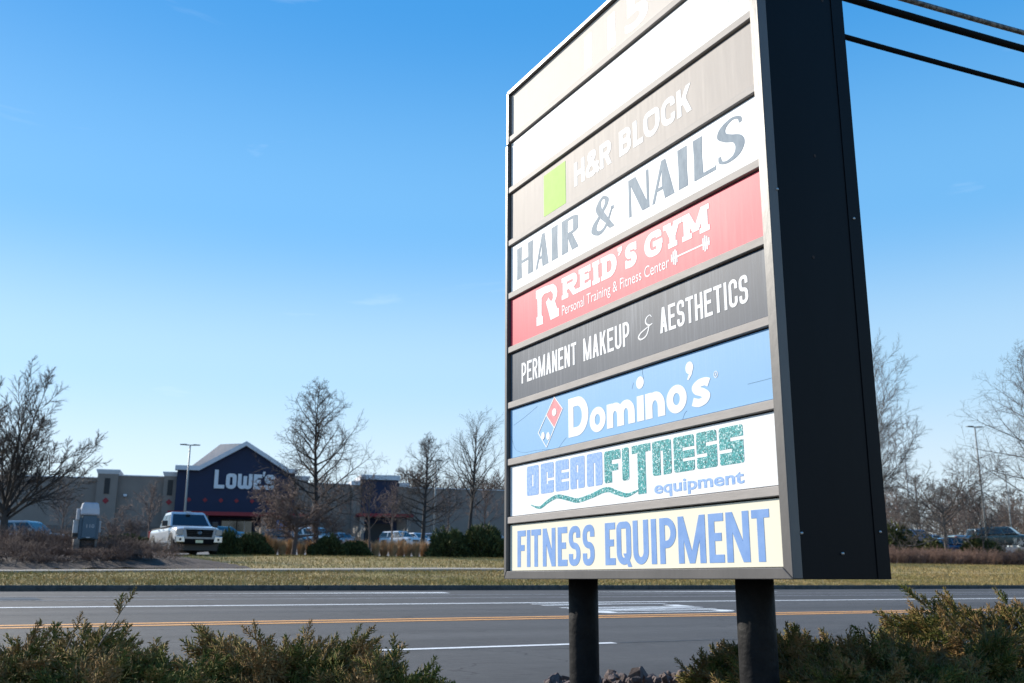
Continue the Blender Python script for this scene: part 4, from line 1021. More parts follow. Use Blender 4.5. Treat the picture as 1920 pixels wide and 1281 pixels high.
def address_pylon():
    P_, t_ = loc(157, 31)
    P_.z += .02
    d = ray(157, 1000); a = math.atan2(d[0], d[1])
    root = thing('address_sign', 'blue grey address sign with a silver cap standing in the mulch bed', 'sign', P_, -a+math.radians(6))
    sc = 31/1.095/1848*.93
    W = lambda px: (px-157)*sc
    Zl = lambda py: (1057-py)*sc
    bl = mat('pylon_blue', (.055, .105, .15), (.045, .09, .13), scale=4, rough=.45); sv = mat('pylon_silver', (.40, .42, .48), (.33, .35, .40), scale=5, rough=.35, metal=.3)
    wh = mat('pylon_white', (.42, .43, .45), rough=.5); st_ = mat('pylon_stone', (.30, .24, .20), (.18, .14, .12), scale=9, rough=.9, bump=.8, bscale=12)
    m = MB(); m.box(W(147), W(172), -.08, .25, Zl(1005), Zl(958)); m.build('end_panel', bl, root, bevel=.008)
    m = MB(); m.box(W(141), W(178), 0, .25, Zl(1007), Zl(965)); m.build('body', bl, root, bevel=.01)
    r = []
    for f, zz_ in ((1.0, 960), (1.04, 957), (.98, 947), (.84, 937), (.70, 935)):
        hw = W(174)*f; r.append([(-hw+W(158.5), -.12*f, Zl(zz_)), (hw+W(158.5), -.12*f, Zl(zz_)), (hw+W(158.5), .25, Zl(zz_)), (-hw+W(158.5), .25, Zl(zz_))])
    m = MB(); m.rings(r); m.build('cap', sv, root, bevel=.01)
    for (x0, x1, y0, y1, dd) in ((131, 140.5, 970, 995, .1), (135, 140.8, 947, 969, .05), (179, 182.5, 970, 993, .1)):
        m = MB(); m.box(W(x0), W(x1), dd, .22, Zl(y1), Zl(y0)); m.build('tenant_board', wh if x0 != 135 else sv, root, bevel=.006)
    m = MB(); m.box(W(131), W(140.5), .1, .22, Zl(1003), Zl(996)); m.build('lower_board', MT['dark'], root)
    font_lettering('number', '110', W(154), W(168.5), Zl(985), Zl(978), wh, root, -.081, .01)
    m = MB(); m.box(W(155), W(163), -.0815, -.0805, Zl(1005), Zl(1003)); m.build('label_plate', wh, root)
    m = MB(); m.box(W(133.5), W(145), .0, .22, -.15, Zl(1007.2)); m.build('stone_pier', st_, root, bevel=.02)
    m = MB(); m.box(W(145.2), W(174), .12, .20, -.15, Zl(1007.2)); m.build('core', MT['dark'], root)
    m = MB(); m.box(W(173), W(178), .05, .22, -.15, Zl(1007.2)); m.build('stone_pier', st_, root, bevel=.02)
address_pylon()

# overhead cables along the near edge of the road, with the poles that carry them
MT['cable'] = mat('cable_black', (.004, .004, .004), spec=.1, rough=.8)
MT['strand'] = mat('cable_strand', (.16, .15, .14), (.03, .03, .03), scale=18, rough=.5, lo=.45, hi=.55)
MT['timber'] = mat('pole_timber', (.14, .10, .07), (.09, .065, .05), scale=3, rough=.9, stretch=(4, 4, .3), bump=.5)
SC = 6.6
def cable_pts(p0, p1):
    """sagging line through two sighted points in the plane s = SC"""
    out = []
    for p in (p0, p1):
        d = ray(*p); P = d*(SC/(d@UV)); out.append((P@NV, P[2]))
    (ta, za), (tb, zb) = out
    k = .0022; b = (zb-za)/(tb-ta)-k*(ta+tb); c = za-k*ta*ta-b*ta
    return [st(SC, t, k*t*t+b*t+c) for t in np.linspace(-18, 24, 43)]
for (p0, p1, r, lb, mt) in (((1600, 0), (1920, 92), .042, 'thickest black overhead cable, middle of the three', 'cable'), ((1586, 70), (1920, 161), .030, 'lowest and thinnest black overhead cable', 'cable'), ((1700, 0), (1920, 62), .031, 'topmost overhead cable lashed with wire', 'strand')):
    m = MB(); cp = cable_pts(p0, p1); m.tube(cp, r, 10); o = m.build('overhead_cable', MT[mt], smooth=True); tag(o, lb, 'cable', 'overhead cables')
for tp, lb in ((-18, 'timber utility pole up the road to the left'), (24, 'timber utility pole down the road to the right')):
    zc = -.67 if False else float(zroad(SC))
    b_ = st(5.5, tp, -.8); root = thing('utility_pole', lb, 'pole', b_)
    m = MB(); m.tube([(0, 0, -.3), (0, 0, 5), (0, 0, 10.5)], [.17, .15, .11], 14); m.build('shaft', MT['timber'], root, smooth=True)
    m = MB(); a = UV*(-.2); b2 = UV*1.3
    for zq in (6.6, 7.8): m.tube([(a[0], a[1], zq), (b2[0], b2[1], zq)], .06, 6)
    m.build('cross_arm', MT['timber'], root)

# ------------------------------------------------------------------ vegetation
class Acc:
    def __init__(self): self.v = []; self.f = []; self.n = 0
    def tube(self, pts, rad, k):
        base = self.n; L_ = len(pts)
        for i in range(L_):
            d = (pts[min(i+1, L_-1)]-pts[max(i-1, 0)]); d.normalize()
            a = d.orthogonal(); a.normalize(); b = d.cross(a)
            if i == L_-1 and rad[i] < .012 and k == 3:
                self.v.append(tuple(pts[i])); self.n += 1
                o = base+(i-1)*k
                for q in range(k): self.f.append((o+q, o+(q+1) % k, self.n-1))
                return
            for q in range(k):
                w = 2*math.pi*q/k; self.v.append(tuple(pts[i]+a*(rad[i]*math.cos(w))+b*(rad[i]*math.sin(w))))
            self.n += k
            if i:
                o = base+(i-1)*k
                for q in range(k):
                    x, y = o+q, o+(q+1) % k
                    self.f.append((x, y, y+k)); self.f.append((x, y+k, x+k))
    def mesh(self, name, m, smooth=True):
        me = mesh_np(name, np.array(self.v), np.array(self.f), smooth); me.materials.append(m); return me
def grow(A, rg, p, d, L, r, lvl, S, H):
    """S: list of level dicts"""
    s = S[lvl]; n = s.get('seg', 3); pts = [p.copy()]; rad = [r]; dd = d.normalized(); q = p.copy(); dirs = [dd.copy()]
    for i in range(n):
        w = s.get('wan', .15)
        dd = (dd+Vector((rg.gauss(0, w), rg.gauss(0, w), rg.gauss(0, w)))+Vector((0, 0, s.get('up', .05)))).normalized()
        q = q+dd*(L/n); pts.append(q.copy()); dirs.append(dd.copy()); rad.append(max(s.get('rmin', .004), r*(1-(i+1)/n*s.get('tap', .75))))
    A[0 if lvl == 0 else 1].tube(pts, rad, s.get('k', 3))
    if lvl+1 >= len(S): return
    c = S[lvl+1]; nc = c['n']; nc = max(1, int(round(nc*(.75+.5*rg.random())))) if lvl else nc
    az = rg.random()*6.28
    for i in range(nc):
        f = c.get('st', .25)+(1-c.get('st', .25))*((i+rg.random()*.8)/nc); f = min(f, .99)
        x = f*n; j = min(int(x), n-1); P = pts[j].lerp(pts[j+1], x-j); D = dirs[min(j+1, n)]; rr = rad[j]+(rad[j+1]-rad[j])*(x-j)
        az += 2.4+rg.gauss(0, .35)
        ang = c['ang'](f) if callable(c['ang']) else c['ang']; ang = math.radians(ang)*(1+rg.gauss(0, .12))
        o = D.orthogonal().normalized(); b = D.cross(o)
        nd = D*math.cos(ang)+(o*math.cos(az)+b*math.sin(az))*math.sin(ang)
        ln = (c['len'](f) if callable(c['len']) else c['len']*(1-.45*f))*(.75+.5*rg.random())
        grow(A, rg, P, nd, (ln*H if lvl == 0 else ln*L), min(rr*.75, c.get('r', rr*.55)), lvl+1, S, H)
BARK = mat('bark_dark', (.032, .027, .025), (.06, .05, .045), scale=3, rough=.9, bump=.4)
BARKG = mat('bark_grey', (.09, .078, .068), (.14, .122, .108), scale=3, rough=.9, bump=.4)
BARKB = mat('bark_brown', (.12, .08, .065), (.17, .12, .10), scale=3, rough=.9)
def tree_meshes(seed, H, S, bark, r0):
    rg = random.Random(seed); A = [Acc(), Acc()]
    grow(A, rg, Vector((0, 0, -.1)), Vector((rg.gauss(0, .02), rg.gauss(0, .02), 1)), H*S[0]['len']+.1, r0, 0, S, H)
    return A[0].mesh('trunk', bark), A[1].mesh('crown', bark)
STY = {}
STY['pinoak'] = [dict(len=.97, seg=12, wan=.03, up=.1, k=9, tap=.93, rmin=.008),
    dict(n=44, st=.20, ang=lambda f: 88-52*f, len=lambda f: .40*(1-f)**.65+.06, seg=6, wan=.10, up=.045, k=5, r=.05, tap=.8, rmin=.009),
    dict(n=10, st=.18, ang=48, len=.5, seg=4, wan=.14, up=.03, k=3, r=.02, rmin=.008),
    dict(n=7, st=.15, ang=45, len=.5, seg=3, wan=.16, up=.02, k=3, r=.011, rmin=.006),
    dict(n=3, st=.2, ang=40, len=.55, seg=1, wan=.15, up=.02, k=3, r=.008, rmin=.004)]
STY['vase'] = [dict(len=.33, seg=4, wan=.04, up=.1, k=10, tap=.35),
    dict(n=17, st=.62, ang=lambda f: 72-52*(f-.62)*2.4, len=lambda f: .50+.20*f, seg=8, wan=.07, up=.045, k=6, r=.075, tap=.9, rmin=.008),
    dict(n=13, st=.18, ang=34, len=.38, seg=4, wan=.11, up=.05, k=4, r=.034, rmin=.012),
    dict(n=10, st=.2, ang=38, len=.46, seg=3, wan=.14, up=.05, k=3, r=.022, rmin=.011),
    dict(n=10, st=.15, ang=38, len=.55, seg=1, wan=.16, up=.03, k=3, r=.016, rmin=.008)]
STY['upright'] = [dict(len=.97, seg=10, wan=.03, up=.1, k=9, tap=.93, rmin=.008),
    dict(n=30, st=.28, ang=lambda f: 52-24*f, len=lambda f: .44*(1-f)**.6+.08, seg=6, wan=.07, up=.06, k=5, r=.05, tap=.85, rmin=.006),
    dict(n=8, st=.25, ang=36, len=.5, seg=4, wan=.1, up=.05, k=3, r=.018, rmin=.005),
    dict(n=7, st=.2, ang=36, len=.5, seg=2, wan=.12, up=.04, k=3, r=.010, rmin=.005)]
STY['round'] = [dict(len=.42, seg=4, wan=.05, up=.1, k=8, tap=.4),
    dict(n=14, st=.45, ang=lambda f: 80-45*(f-.45), len=lambda f: .30+.22*f, seg=6, wan=.14, up=.02, k=5, r=.045, tap=.85, rmin=.007),
    dict(n=9, st=.2, ang=48, len=.55, seg=4, wan=.17, up=.03, k=4, r=.024, rmin=.010),
    dict(n=9, st=.15, ang=48, len=.55, seg=3, wan=.2, up=.03, k=3, r=.015, rmin=.009),
    dict(n=8, st=.15, ang=45, len=.55, seg=1, wan=.2, up=.03, k=3, r=.011, rmin=.006)]
STY['sapling'] = [dict(len=.8, seg=7, wan=.05, up=.1, k=7, tap=.85),
    dict(n=16, st=.35, ang=lambda f: 55-20*f, len=lambda f: .36*(1-f)+.14, seg=5, wan=.1, up=.06, k=4, r=.025, rmin=.006),
    dict(n=9, st=.2, ang=40, len=.5, seg=3, wan=.14, up=.04, k=3, r=.014, rmin=.009),
    dict(n=7, st=.2, ang=40, len=.5, seg=1, wan=.15, up=.03, k=3, r=.010, rmin=.006)]
CACHE = {}
def tree(px, s, ytop, style, label, r0, bark=BARK, seed=1, rz=0.0, lean=0.0, group='bare trees along the far lawn'):
    P_, t_ = loc(px, s); H = ztop(px, ytop, s)-P_.z
    key = (style, seed, bark.name)
    if key not in CACHE:
        tm_ = tree_meshes(seed, H, STY[style], bark, r0); vv_ = np.zeros(len(tm_[1].vertices)*3, np.float32); tm_[1].vertices.foreach_get('co', vv_)
        CACHE[key] = (tm_, float(np.percentile(vv_.reshape(-1, 3)[:, 2], 99.7)))
    (mt_, mc), H0 = CACHE[key]
    root = thing('bare_tree', label, 'tree', P_, rz, group); root.scale = (H/H0,)*3
    root.rotation_euler = (0, lean, rz)
    link(bpy.data.objects.new('trunk', mt_), root); link(bpy.data.objects.new('crown', mc), root)
    return root
tree(4, 46.5, 700, 'vase', 'big spreading bare tree at the left edge', .22, seed=3, rz=.6)
tree(592, 49, 714, 'pinoak', 'tall pyramidal bare tree in front of the store', .16, seed=5)
tree(549, 46.5, 893, 'round', 'low dense reddish bare tree hiding part of the store lettering', .10, BARKB, seed=8)
tree(693, 46.5, 886, 'sapling', 'thin bare sapling in front of the navy tower', .06, BARKB, seed=12)
tree(791, 62, 812, 'pinoak', 'medium bare tree with a flat top left of the upright tree', .17, seed=6, rz=1.9)
tree(880, 54, 766, 'upright', 'upright bare tree just left of the sign', .15, BARK, seed=15)
tree(277, 70, 900, 'sapling', 'small bare tree behind the white pickup', .08, BARKB, seed=13)
tree(226, 74, 945, 'round', 'tiny bare tree against the wall left of the pickup', .06, BARKB, seed=9, rz=2.0)
tree(1606, 56, 655, 'vase', 'large bare tree half hidden behind the sign', .22, BARKG, seed=4, rz=2.2)
tree(1777, 47, 846, 'round', 'round bare tree among the cars on the right', .11, BARKG, seed=10, rz=.9)
tree(1965, 50, 655, 'pinoak', 'tall bare tree cut by the right edge', .17, BARKG, seed=7, rz=.3)
tree(1847, 46.5, 925, 'sapling', 'slender bare sapling beside the off-road car', .055, BARK, seed=14, rz=2.6)
tree(833, 47, 985, 'sapling', 'leaning young stake tree left of the dark yew mass', .04, BARKB, seed=14, rz=1.0)
tree(1722, 52, 930, 'sapling', 'bare sapling beside the blue minivan', .06, BARKG, seed=12, rz=1.4)

for i, (px, s, y, sd, lb) in enumerate(((735, 78, 903, 9, 'brown twiggy tree in front of the right store entrance'), (838, 76, 898, 9, 'brown twiggy tree beside the slim lamp pole'), (905, 74, 900, 8, 'brown twiggy tree close to the sign edge'), (112, 72, 903, 9, 'brown twiggy tree left of the address sign against the wall'), (1692, 80, 905, 9, 'brown twiggy tree beside the far pale lamp pole'), (1815, 84, 905, 8, 'brown twiggy tree behind the teal pickup'))):
    tree(px, s, y, 'sapling', lb, .08 if sd == 8 else .07, BARKB, seed=12+sd % 2, rz=i*1.3, group='brown trees in the lot')
def ell_pts(rg, n, thick=.3):
    out = []
    for _ in range(n):
        v = Vector((rg.gauss(0, 1), rg.gauss(0, 1), abs(rg.gauss(0, 1)))).normalized(); out.append((v, 1-thick*rg.random()**2))
    return out
def mound_mesh(seed, n, leaf, m):
    """unit dome of needle sprigs, radius 1, height 1"""
    rg = random.Random(seed); V = []; T = []
    ph = [rg.random()*6.28 for _ in range(6)]
    for v, rr in ell_pts(rg, n, .45):
        az = math.atan2(v.y, v.x)
        lump = 1+.10*math.sin(3*az+ph[0])+.08*math.sin(5*az+ph[1]+3*v.z)+.10*math.sin(7*v.z+ph[2]+2*az)+.06*math.sin(11*az+ph[3])
        p = v*rr*lump
        d = (v+Vector((rg.gauss(0, .5), rg.gauss(0, .5), rg.gauss(0, .4)+.3))).normalized(); a = d.orthogonal().normalized(); b = d.cross(a); w = rg.random()*6.28
        a2 = a*math.cos(w)+b*math.sin(w); l = leaf*(.6+.8*rg.random())
        k = len(V); V += [tuple(p-a2*l*.28), tuple(p+a2*l*.28), tuple(p+d*l)]; T.append((k, k+1, k+2))
    me = mesh_np('foliage', V, T); me.materials.append(m); return me
YEW = mat('yew_green', (.042, .056, .020), (.085, .095, .032), scale=4, rough=.8, island=.5, spec=.2)
YEW2 = mat('evergreen_olive', (.065, .075, .022), (.10, .105, .035), scale=4, rough=.8, island=.5, spec=.2)
ym = [mound_mesh(21, 7000, .13, YEW), mound_mesh(22, 7000, .13, YEW)]
ym2 = mound_mesh(23, 6000, .13, YEW2)
core = MB(); n_ = 14
core.rings([[(rr*math.cos(2*math.pi*k/n_), rr*math.sin(2*math.pi*k/n_), zz_) for k in range(n_)] for rr, zz_ in ((.60, 0), (.64, .28), (.5, .52), (.22, .66))])
core_me = None
def shrub(px0, px1, ytop, s, label, me, name='evergreen_shrub', depth=1.0, rz=0.0, group='dark evergreen shrubs by the lot'):
    global core_me
    P_, t_ = loc((px0+px1)/2, s); Pa, _ = loc(px0, s); Pb, _ = loc(px1, s); R = (Pb-Pa).length/2
    root = thing(name, label, 'shrub', P_, YAW+rz, group); H = ztop((px0+px1)/2, ytop, s)-P_.z
    root.scale = (R, min(R, 1.6)*depth, H)
    link(bpy.data.objects.new('foliage', me), root)
    if core_me is None:
        o = core.build('branches', BARKB, root); core_me = o.data
    else: link(bpy.data.objects.new('branches', core_me), root)
    return root
shrub(176, 300, 1007, 51, 'dark evergreen hedge between the address sign and the pickup', ym[0])
shrub(398, 452, 1001, 46, 'dark evergreen shrub touching the pickup bumper', ym[1], rz=.5)
shrub(440, 505, 1005, 46.3, 'dark evergreen shrub left of the tan plumes', ym[0], rz=1.2)
shrub(583, 650, 1010, 45.4, 'dark evergreen shrub right of the tall centre tree', ym[1])
shrub(636, 694, 1018, 45.8, 'low evergreen shrub behind the thin sapling', ym[0], rz=.9)
shrub(806, 880, 1000, 45.6, 'left half of the dark yew mass beside the sign', ym[1], rz=2)
shrub(866, 946, 993, 45.4, 'big dark yew hugging the left edge of the sign', ym[0], rz=1)
for i, (a, b, y, lb) in enumerate(((960, 1040, 1000, 'dark yew hidden just behind the left part of the sign'), (1110, 1180, 1008, 'dark yew hidden behind the middle of the sign'), (1290, 1370, 1004, 'dark yew hidden behind the right part of the sign'), (1460, 1540, 1006, 'dark yew hidden behind the side of the sign'))):
    shrub(a, b, y, 45.6, lb, ym[i % 2], rz=i*1.1)
tree(1050, 47, 800, 'upright', 'upright bare tree standing behind the sign panels', .15, BARK, seed=15, rz=1.2)
tree(1250, 48, 760, 'pinoak', 'pyramidal bare tree standing behind the sign panels', .16, BARK, seed=5, rz=2.2)
tree(1430, 47, 870, 'round', 'round bare tree standing behind the sign side', .11, BARKG, seed=10, rz=2.9)
shrub(1640, 1700, 992, 52, 'tall olive shrub right beside the sign', ym2, rz=.4)
shrub(1695, 1775, 1014, 50, 'olive hedge in front of the blue minivan', ym2, rz=1.5)
shrub(1812, 1862, 1012, 50, 'olive shrub below the teal pickup', ym2, rz=2.5)
shrub(150, 232, 1033, 33.5, 'low dark shrub at the foot of the address sign', ym[0], rz=.3, group='low shrubs in the mulch bed')
shrub(214, 306, 1045, 31.5, 'spreading dark ground shrub right of the address sign', ym[1], rz=.8, group='low shrubs in the mulch bed')

def twig_mesh(seed, m, stems=70, w=1.0):
    """unit bush of bare upright twigs"""
    rg = random.Random(seed); A = [Acc(), Acc()]
    S = [dict(seg=4, wan=.12, up=.06, k=3, tap=.7, rmin=.005), dict(n=7, st=.2, ang=30, len=.42, seg=3, wan=.15, up=.05, k=3, r=.008, rmin=.004), dict(n=5, st=.2, ang=35, len=.5, seg=2, wan=.18, up=.04, k=3, r=.005, rmin=.003)]
    for _ in range(stems):
        a = rg.random()*6.28; q = rg.random()**.5*.75
        p = Vector((q*math.cos(a), q*math.sin(a), -.03)); d = Vector((p.x*.55+rg.gauss(0, .2), p.y*.55+rg.gauss(0, .2), 1)).normalized()
        grow(A, rg, p, d, .85*(.7+.4*rg.random())*(1-.3*q), .012, 0, S, .8)
    B = Acc(); B.v = A[0].v+A[1].v; B.f = A[0].f+[tuple(i+A[0].n for i in f) for f in A[1].f]
    return B.mesh('twigs', m)
TW = mat('twig_brown', (.16, .092, .066), (.23, .14, .10), scale=3, rough=.9, island=.3)
TW2 = mat('twig_dark', (.085, .052, .040), (.14, .092, .072), scale=3, rough=.9, island=.3)
tw = [twig_mesh(31, TW), twig_mesh(32, TW)]; tw2 = [twig_mesh(33, TW2), twig_mesh(34, TW2)]
def bush(px, s, w, h, label, me, group, rz=0.0):
    P_, t_ = loc(px, s)
    if 27.4 < s < 37.4 and -14 < t_ < 6.6: P_.z = float(zisl(np.array(s), np.array(t_)))+EYE
    root = thing('bare_shrub', label, 'shrub', P_, rz, group); root.scale = (w, w, h); link(bpy.data.objects.new('twigs', me), root); return root
lbl = ['leftmost bare brown shrub in the mulch bed', 'bare brown shrub below the grey estate car', 'bare brown shrub second left of the address sign', 'bare brown shrub touching the address sign on its left', 'bare brown shrub right of the address sign', 'wispy bare shrub at the right end of the mulch bed', 'low bare shrub at the front left of the mulch bed', 'low bare shrub before the address sign base', 'reddish twigs beside the pickup wheel']
for i, (px, s, w, h) in enumerate(((8, 33, 1.1, .95), (50, 34, 1.2, 1.0), (88, 33.5, 1.1, .95), (122, 33, .9, .85), (196, 34.5, 1.0, .9), (258, 33, 1.0, .6), (60, 29.5, 1.1, .45), (175, 29.3, .8, .3), (282, 41, 1.2, .7))):
    bush(px, s, w, h, lbl[i], tw2[i % 2] if i != 8 else tw[0], 'bare shrubs in the mulch bed', i*.9)
for i, (px, s, w, h, lb) in enumerate(((25, 28.6, .9, .38, 'front row bare ground shrub at the left edge'), (85, 28.4, .8, .22, 'front row bare ground shrub below the address sign'), (190, 28.6, .8, .3, 'front row bare ground shrub right below the address sign'), (225, 29.2, .9, .42, 'front row bare ground shrub left of the ground evergreen'), (290, 28.9, .8, .30, 'last front row ground shrub toward the lawn'), (5, 30.5, 1.0, .6, 'middle row bare shrub at the left edge'), (92, 31.6, .8, .6, 'middle row bare shrub left of the stone pier'), (205, 31, 1.0, .55, 'middle row bare shrub right of the stone pier'))):
    bush(px, s, w, h, lb, tw2[i % 2], 'bare shrubs in the mulch bed', i*1.7)
# long brown hedge on the right, plant by plant
hp = np.linspace(1655, 1950, 15)
for i, px in enumerate(hp):
    order = ['first', 'second', 'third', 'fourth', 'fifth', 'sixth', 'seventh', 'eighth', 'ninth', 'tenth', 'eleventh', 'twelfth', 'thirteenth', 'fourteenth', 'fifteenth'][i]
    bush(float(px), 44+.5*math.sin(i*2.1), 1.65, 1.25+.12*math.sin(i*1.7), '%s bare plant of the clipped brown hedge, counted from the sign' % order, tw[i % 2], 'plants of the brown hedge', i*1.3)

STRAW = mat('straw', (.42, .26, .13), (.52, .36, .20), scale=6, rough=.8, island=.35)
PLUME = mat('plume', (.66, .55, .42), (.74, .64, .52), scale=6, rough=.9, island=.2)
def grass_clump(seed, n):
    rg = random.Random(seed); V = []; T = []
    for _ in range(n):
        a = rg.random()*6.28; q = .12*rg.random(); l = .55+.6*rg.random(); out = .08+.55*rg.random()**1.3; w = .009
        d = Vector((math.cos(a), math.sin(a), 0)); sd = Vector((-d.y, d.x, 0))*w
        p0 = d*q; p1 = p0+d*out*.3+Vector((0, 0, l*.6)); p2 = p0+d*out*.8+Vector((0, 0, l*(1-.25*out)))
        k = len(V); V += [tuple(p0-sd), tuple(p0+sd), tuple(p1-sd), tuple(p1+sd), tuple(p2)]; T += [(k, k+1, k+3), (k, k+3, k+2), (k+2, k+3, k+4)]
    me = mesh_np('blades', V, T); me.materials.append(STRAW)
    V = []; T = []
    for _ in range(16):
        a = rg.random()*6.28; out = .1+.35*rg.random(); l = 1.0+.4*rg.random(); c = Vector((math.cos(a)*out, math.sin(a)*out, l))
        for _k in range(26):
            p = c+Vector((rg.gauss(0, .02), rg.gauss(0, .02), rg.gauss(0, .07))); e = Vector((rg.gauss(0, 1), rg.gauss(0, 1), rg.gauss(0, 1))).normalized()*.035
            f = e.orthogonal().normalized()*.015; k = len(V); V += [tuple(p-f), tuple(p+f), tuple(p+e)]; T.append((k, k+1, k+2))
    m2 = mesh_np('plumes', V, T); m2.materials.append(PLUME); return me, m2
gc = [grass_clump(41, 520), grass_clump(42, 520)]
gspots = [(497, 47.4, 1.25, 'tall plumed tan grass clump nearest the evergreen by the pickup'), (512, 46.8, 1.0, 'tan grass clump under the dark car'), (528, 46.4, .9, 'tan grass clump left of the reddish tree trunk'), (541, 47.6, 1.05, 'tan grass clump behind the reddish tree trunk'), (564, 46.8, .85, 'tan grass clump right of the reddish tree trunk'), (580, 47.8, 1.0, 'tan grass clump before the tall centre trunk'),
    (652, 48.4, 1.05, 'tan grass clump behind the low evergreen'), (668, 47.6, 1.15, 'plumed tan grass clump left of the thin sapling'), (684, 48.2, 1.0, 'tan grass clump behind the thin sapling'), (704, 46.8, .95, 'tan grass clump just right of the thin sapling'), (719, 47.6, 1.1, 'tan grass clump second right of the thin sapling'), (736, 46.6, 1.0, 'tan grass clump below the white crossover'), (750, 47.8, 1.15, 'plumed tan grass clump below the white crossover'), (764, 46.8, .9, 'tan grass clump below the white saloon'), (779, 46.5, 1.0, 'tan grass clump left of the leaning young tree'), (794, 47.4, 1.05, 'tan grass clump behind the leaning young tree'), (810, 46.9, .9, 'tan grass clump touching the yew mass'), (1916, 48, 1.5, 'tan grass clump at the right edge by the brown hedge')]
for i, (px, s, h, lb) in enumerate(gspots):
    P_, t_ = loc(px, s); root = thing('ornamental_grass', lb, 'grass clump', P_, i*1.1, 'tan ornamental grass clumps'); root.scale = (h*.95, h*.95, h*.92)
    link(bpy.data.objects.new('blades', gc[i % 2][0]), root)
    if i in (0, 3, 7, 12, 17): link(bpy.data.objects.new('plumes', gc[i % 2][1]), root)

# far woodland to the right and behind the store: one mass
def woodland(name, spots, hs, seed, label):
    a, b = tree_meshes(seed, 10, [dict(len=.9, seg=5, wan=.04, up=.1, k=4, tap=.9), dict(n=16, st=.2, ang=lambda f: 60-25*f, len=lambda f: .36*(1-f)+.12, seg=3, wan=.1, up=.05, k=3, r=.07, rmin=.03), dict(n=8, st=.2, ang=40, len=.5, seg=2, wan=.15, up=.05, k=3, r=.035, rmin=.02), dict(n=5, st=.2, ang=40, len=.5, seg=1, wan=.15, up=.05, k=3, r=.022, rmin=.012)], BARKB, .16)
    Vs = []; Ts = []
    for me in (a, b):
        v = np.zeros(len(me.vertices)*3, np.float32); me.vertices.foreach_get('co', v); tt = np.zeros(len(me.polygons)*3, np.int32); me.loops.foreach_get('vertex_index', tt)
        Ts.append(tt.reshape(-1, 3)+sum(len(q) for q in Vs)); Vs.append(v.reshape(-1, 3))
    V0 = np.concatenate(Vs); T0 = np.concatenate(Ts); V = []; T = []; rg = random.Random(seed); off = 0
    for (P, h) in zip(spots, hs):
        k = h/10; w = rg.random()*6.28; c, s_ = math.cos(w)*k*1.25, math.sin(w)*k*1.25
        R = np.array([[c, s_, 0], [-s_, c, 0], [0, 0, k]]); V.append(V0@R+np.array(P)); T.append(T0+off); off += len(V0)
    me = mesh_np(name, np.concatenate(V), np.concatenate(T)); me.materials.append(mat('wood_mass', (.17, .125, .105), (.13, .10, .085), scale=.05, rough=.95))
    o = bpy.data.objects.new(name, me); link(o); tag(o, label, 'woodland', kind='stuff'); return o
sp = []; hh = []; rgw = random.Random(77)
for i in range(44):
    px = 1630+rgw.random()*330; s = 105+rgw.random()*55
    P_, t_ = loc(px, s); sp.append(P_); hh.append((8.5+4*rgw.random())*(1+(s-105)/260))
for i in range(26):
    px = 1010+rgw.random()*620; s = 112+rgw.random()*50
    P_, t_ = loc(px, s); sp.append(P_); hh.append((8.5+4*rgw.random())*(1+(s-105)/260))
woodland('far_woodland', sp, hh, 90, 'brown bare woodland beyond the cars on the right')
sp = []; hh = []
for i in range(18):
    px = 735+rgw.random()*230; s = 175+rgw.random()*20; P_, t_ = loc(px, s); sp.append(P_); hh.append(13.5+5*rgw.random())
woodland('far_woodland', sp, hh, 91, 'bare treetops showing above the store roof')

# winter grass: blades on the verge and lawn
def lawn_blades():
    rg = np.random.default_rng(5); out = []
    for (s0, s1, t0, t1, n, h) in ((20.7, 25.25, -6, 42, 90000, .055), (26.8, 43.3, 1, 70, 80000, .075)):
        s = rg.uniform(s0, s1, n); t = rg.uniform(t0, t1, n)
        ok = ~((s > 27.2) & (s < 37.6) & (t < 6.3)) & ~((s > 43) & (t < 9.2)); s, t = s[ok], t[ok]; n = len(s)
        P = s[:, None]*UV+t[:, None]*NV; P[:, 2] = zt(s, t)+EYE-.005
        a = rg.uniform(0, 6.28, n); w = .006+.007*rg.random(n); hh_ = h*(.5+rg.random(n))
        e = np.stack([np.cos(a)*w, np.sin(a)*w, np.zeros(n)], 1); tip = P+np.stack([rg.normal(0, .035, n), rg.normal(0, .035, n), hh_], 1)
        out.append(np.stack([P-e, P+e, tip], 1))
    V = np.concatenate(out).reshape(-1, 3); T = np.arange(len(V)).reshape(-1, 3)
    me = mesh_np('lawn_grass', V, T); me.materials.append(mat('lawn_blades', (.42, .29, .12), (.25, .21, .068), scale=.5, rough=.85, island=.45, spec=.2))
    o = bpy.data.objects.new('lawn_grass', me); link(o); tag(o, 'patchy straw and green winter grass on the far verge and lawn', 'grass', kind='stuff')
lawn_blades()

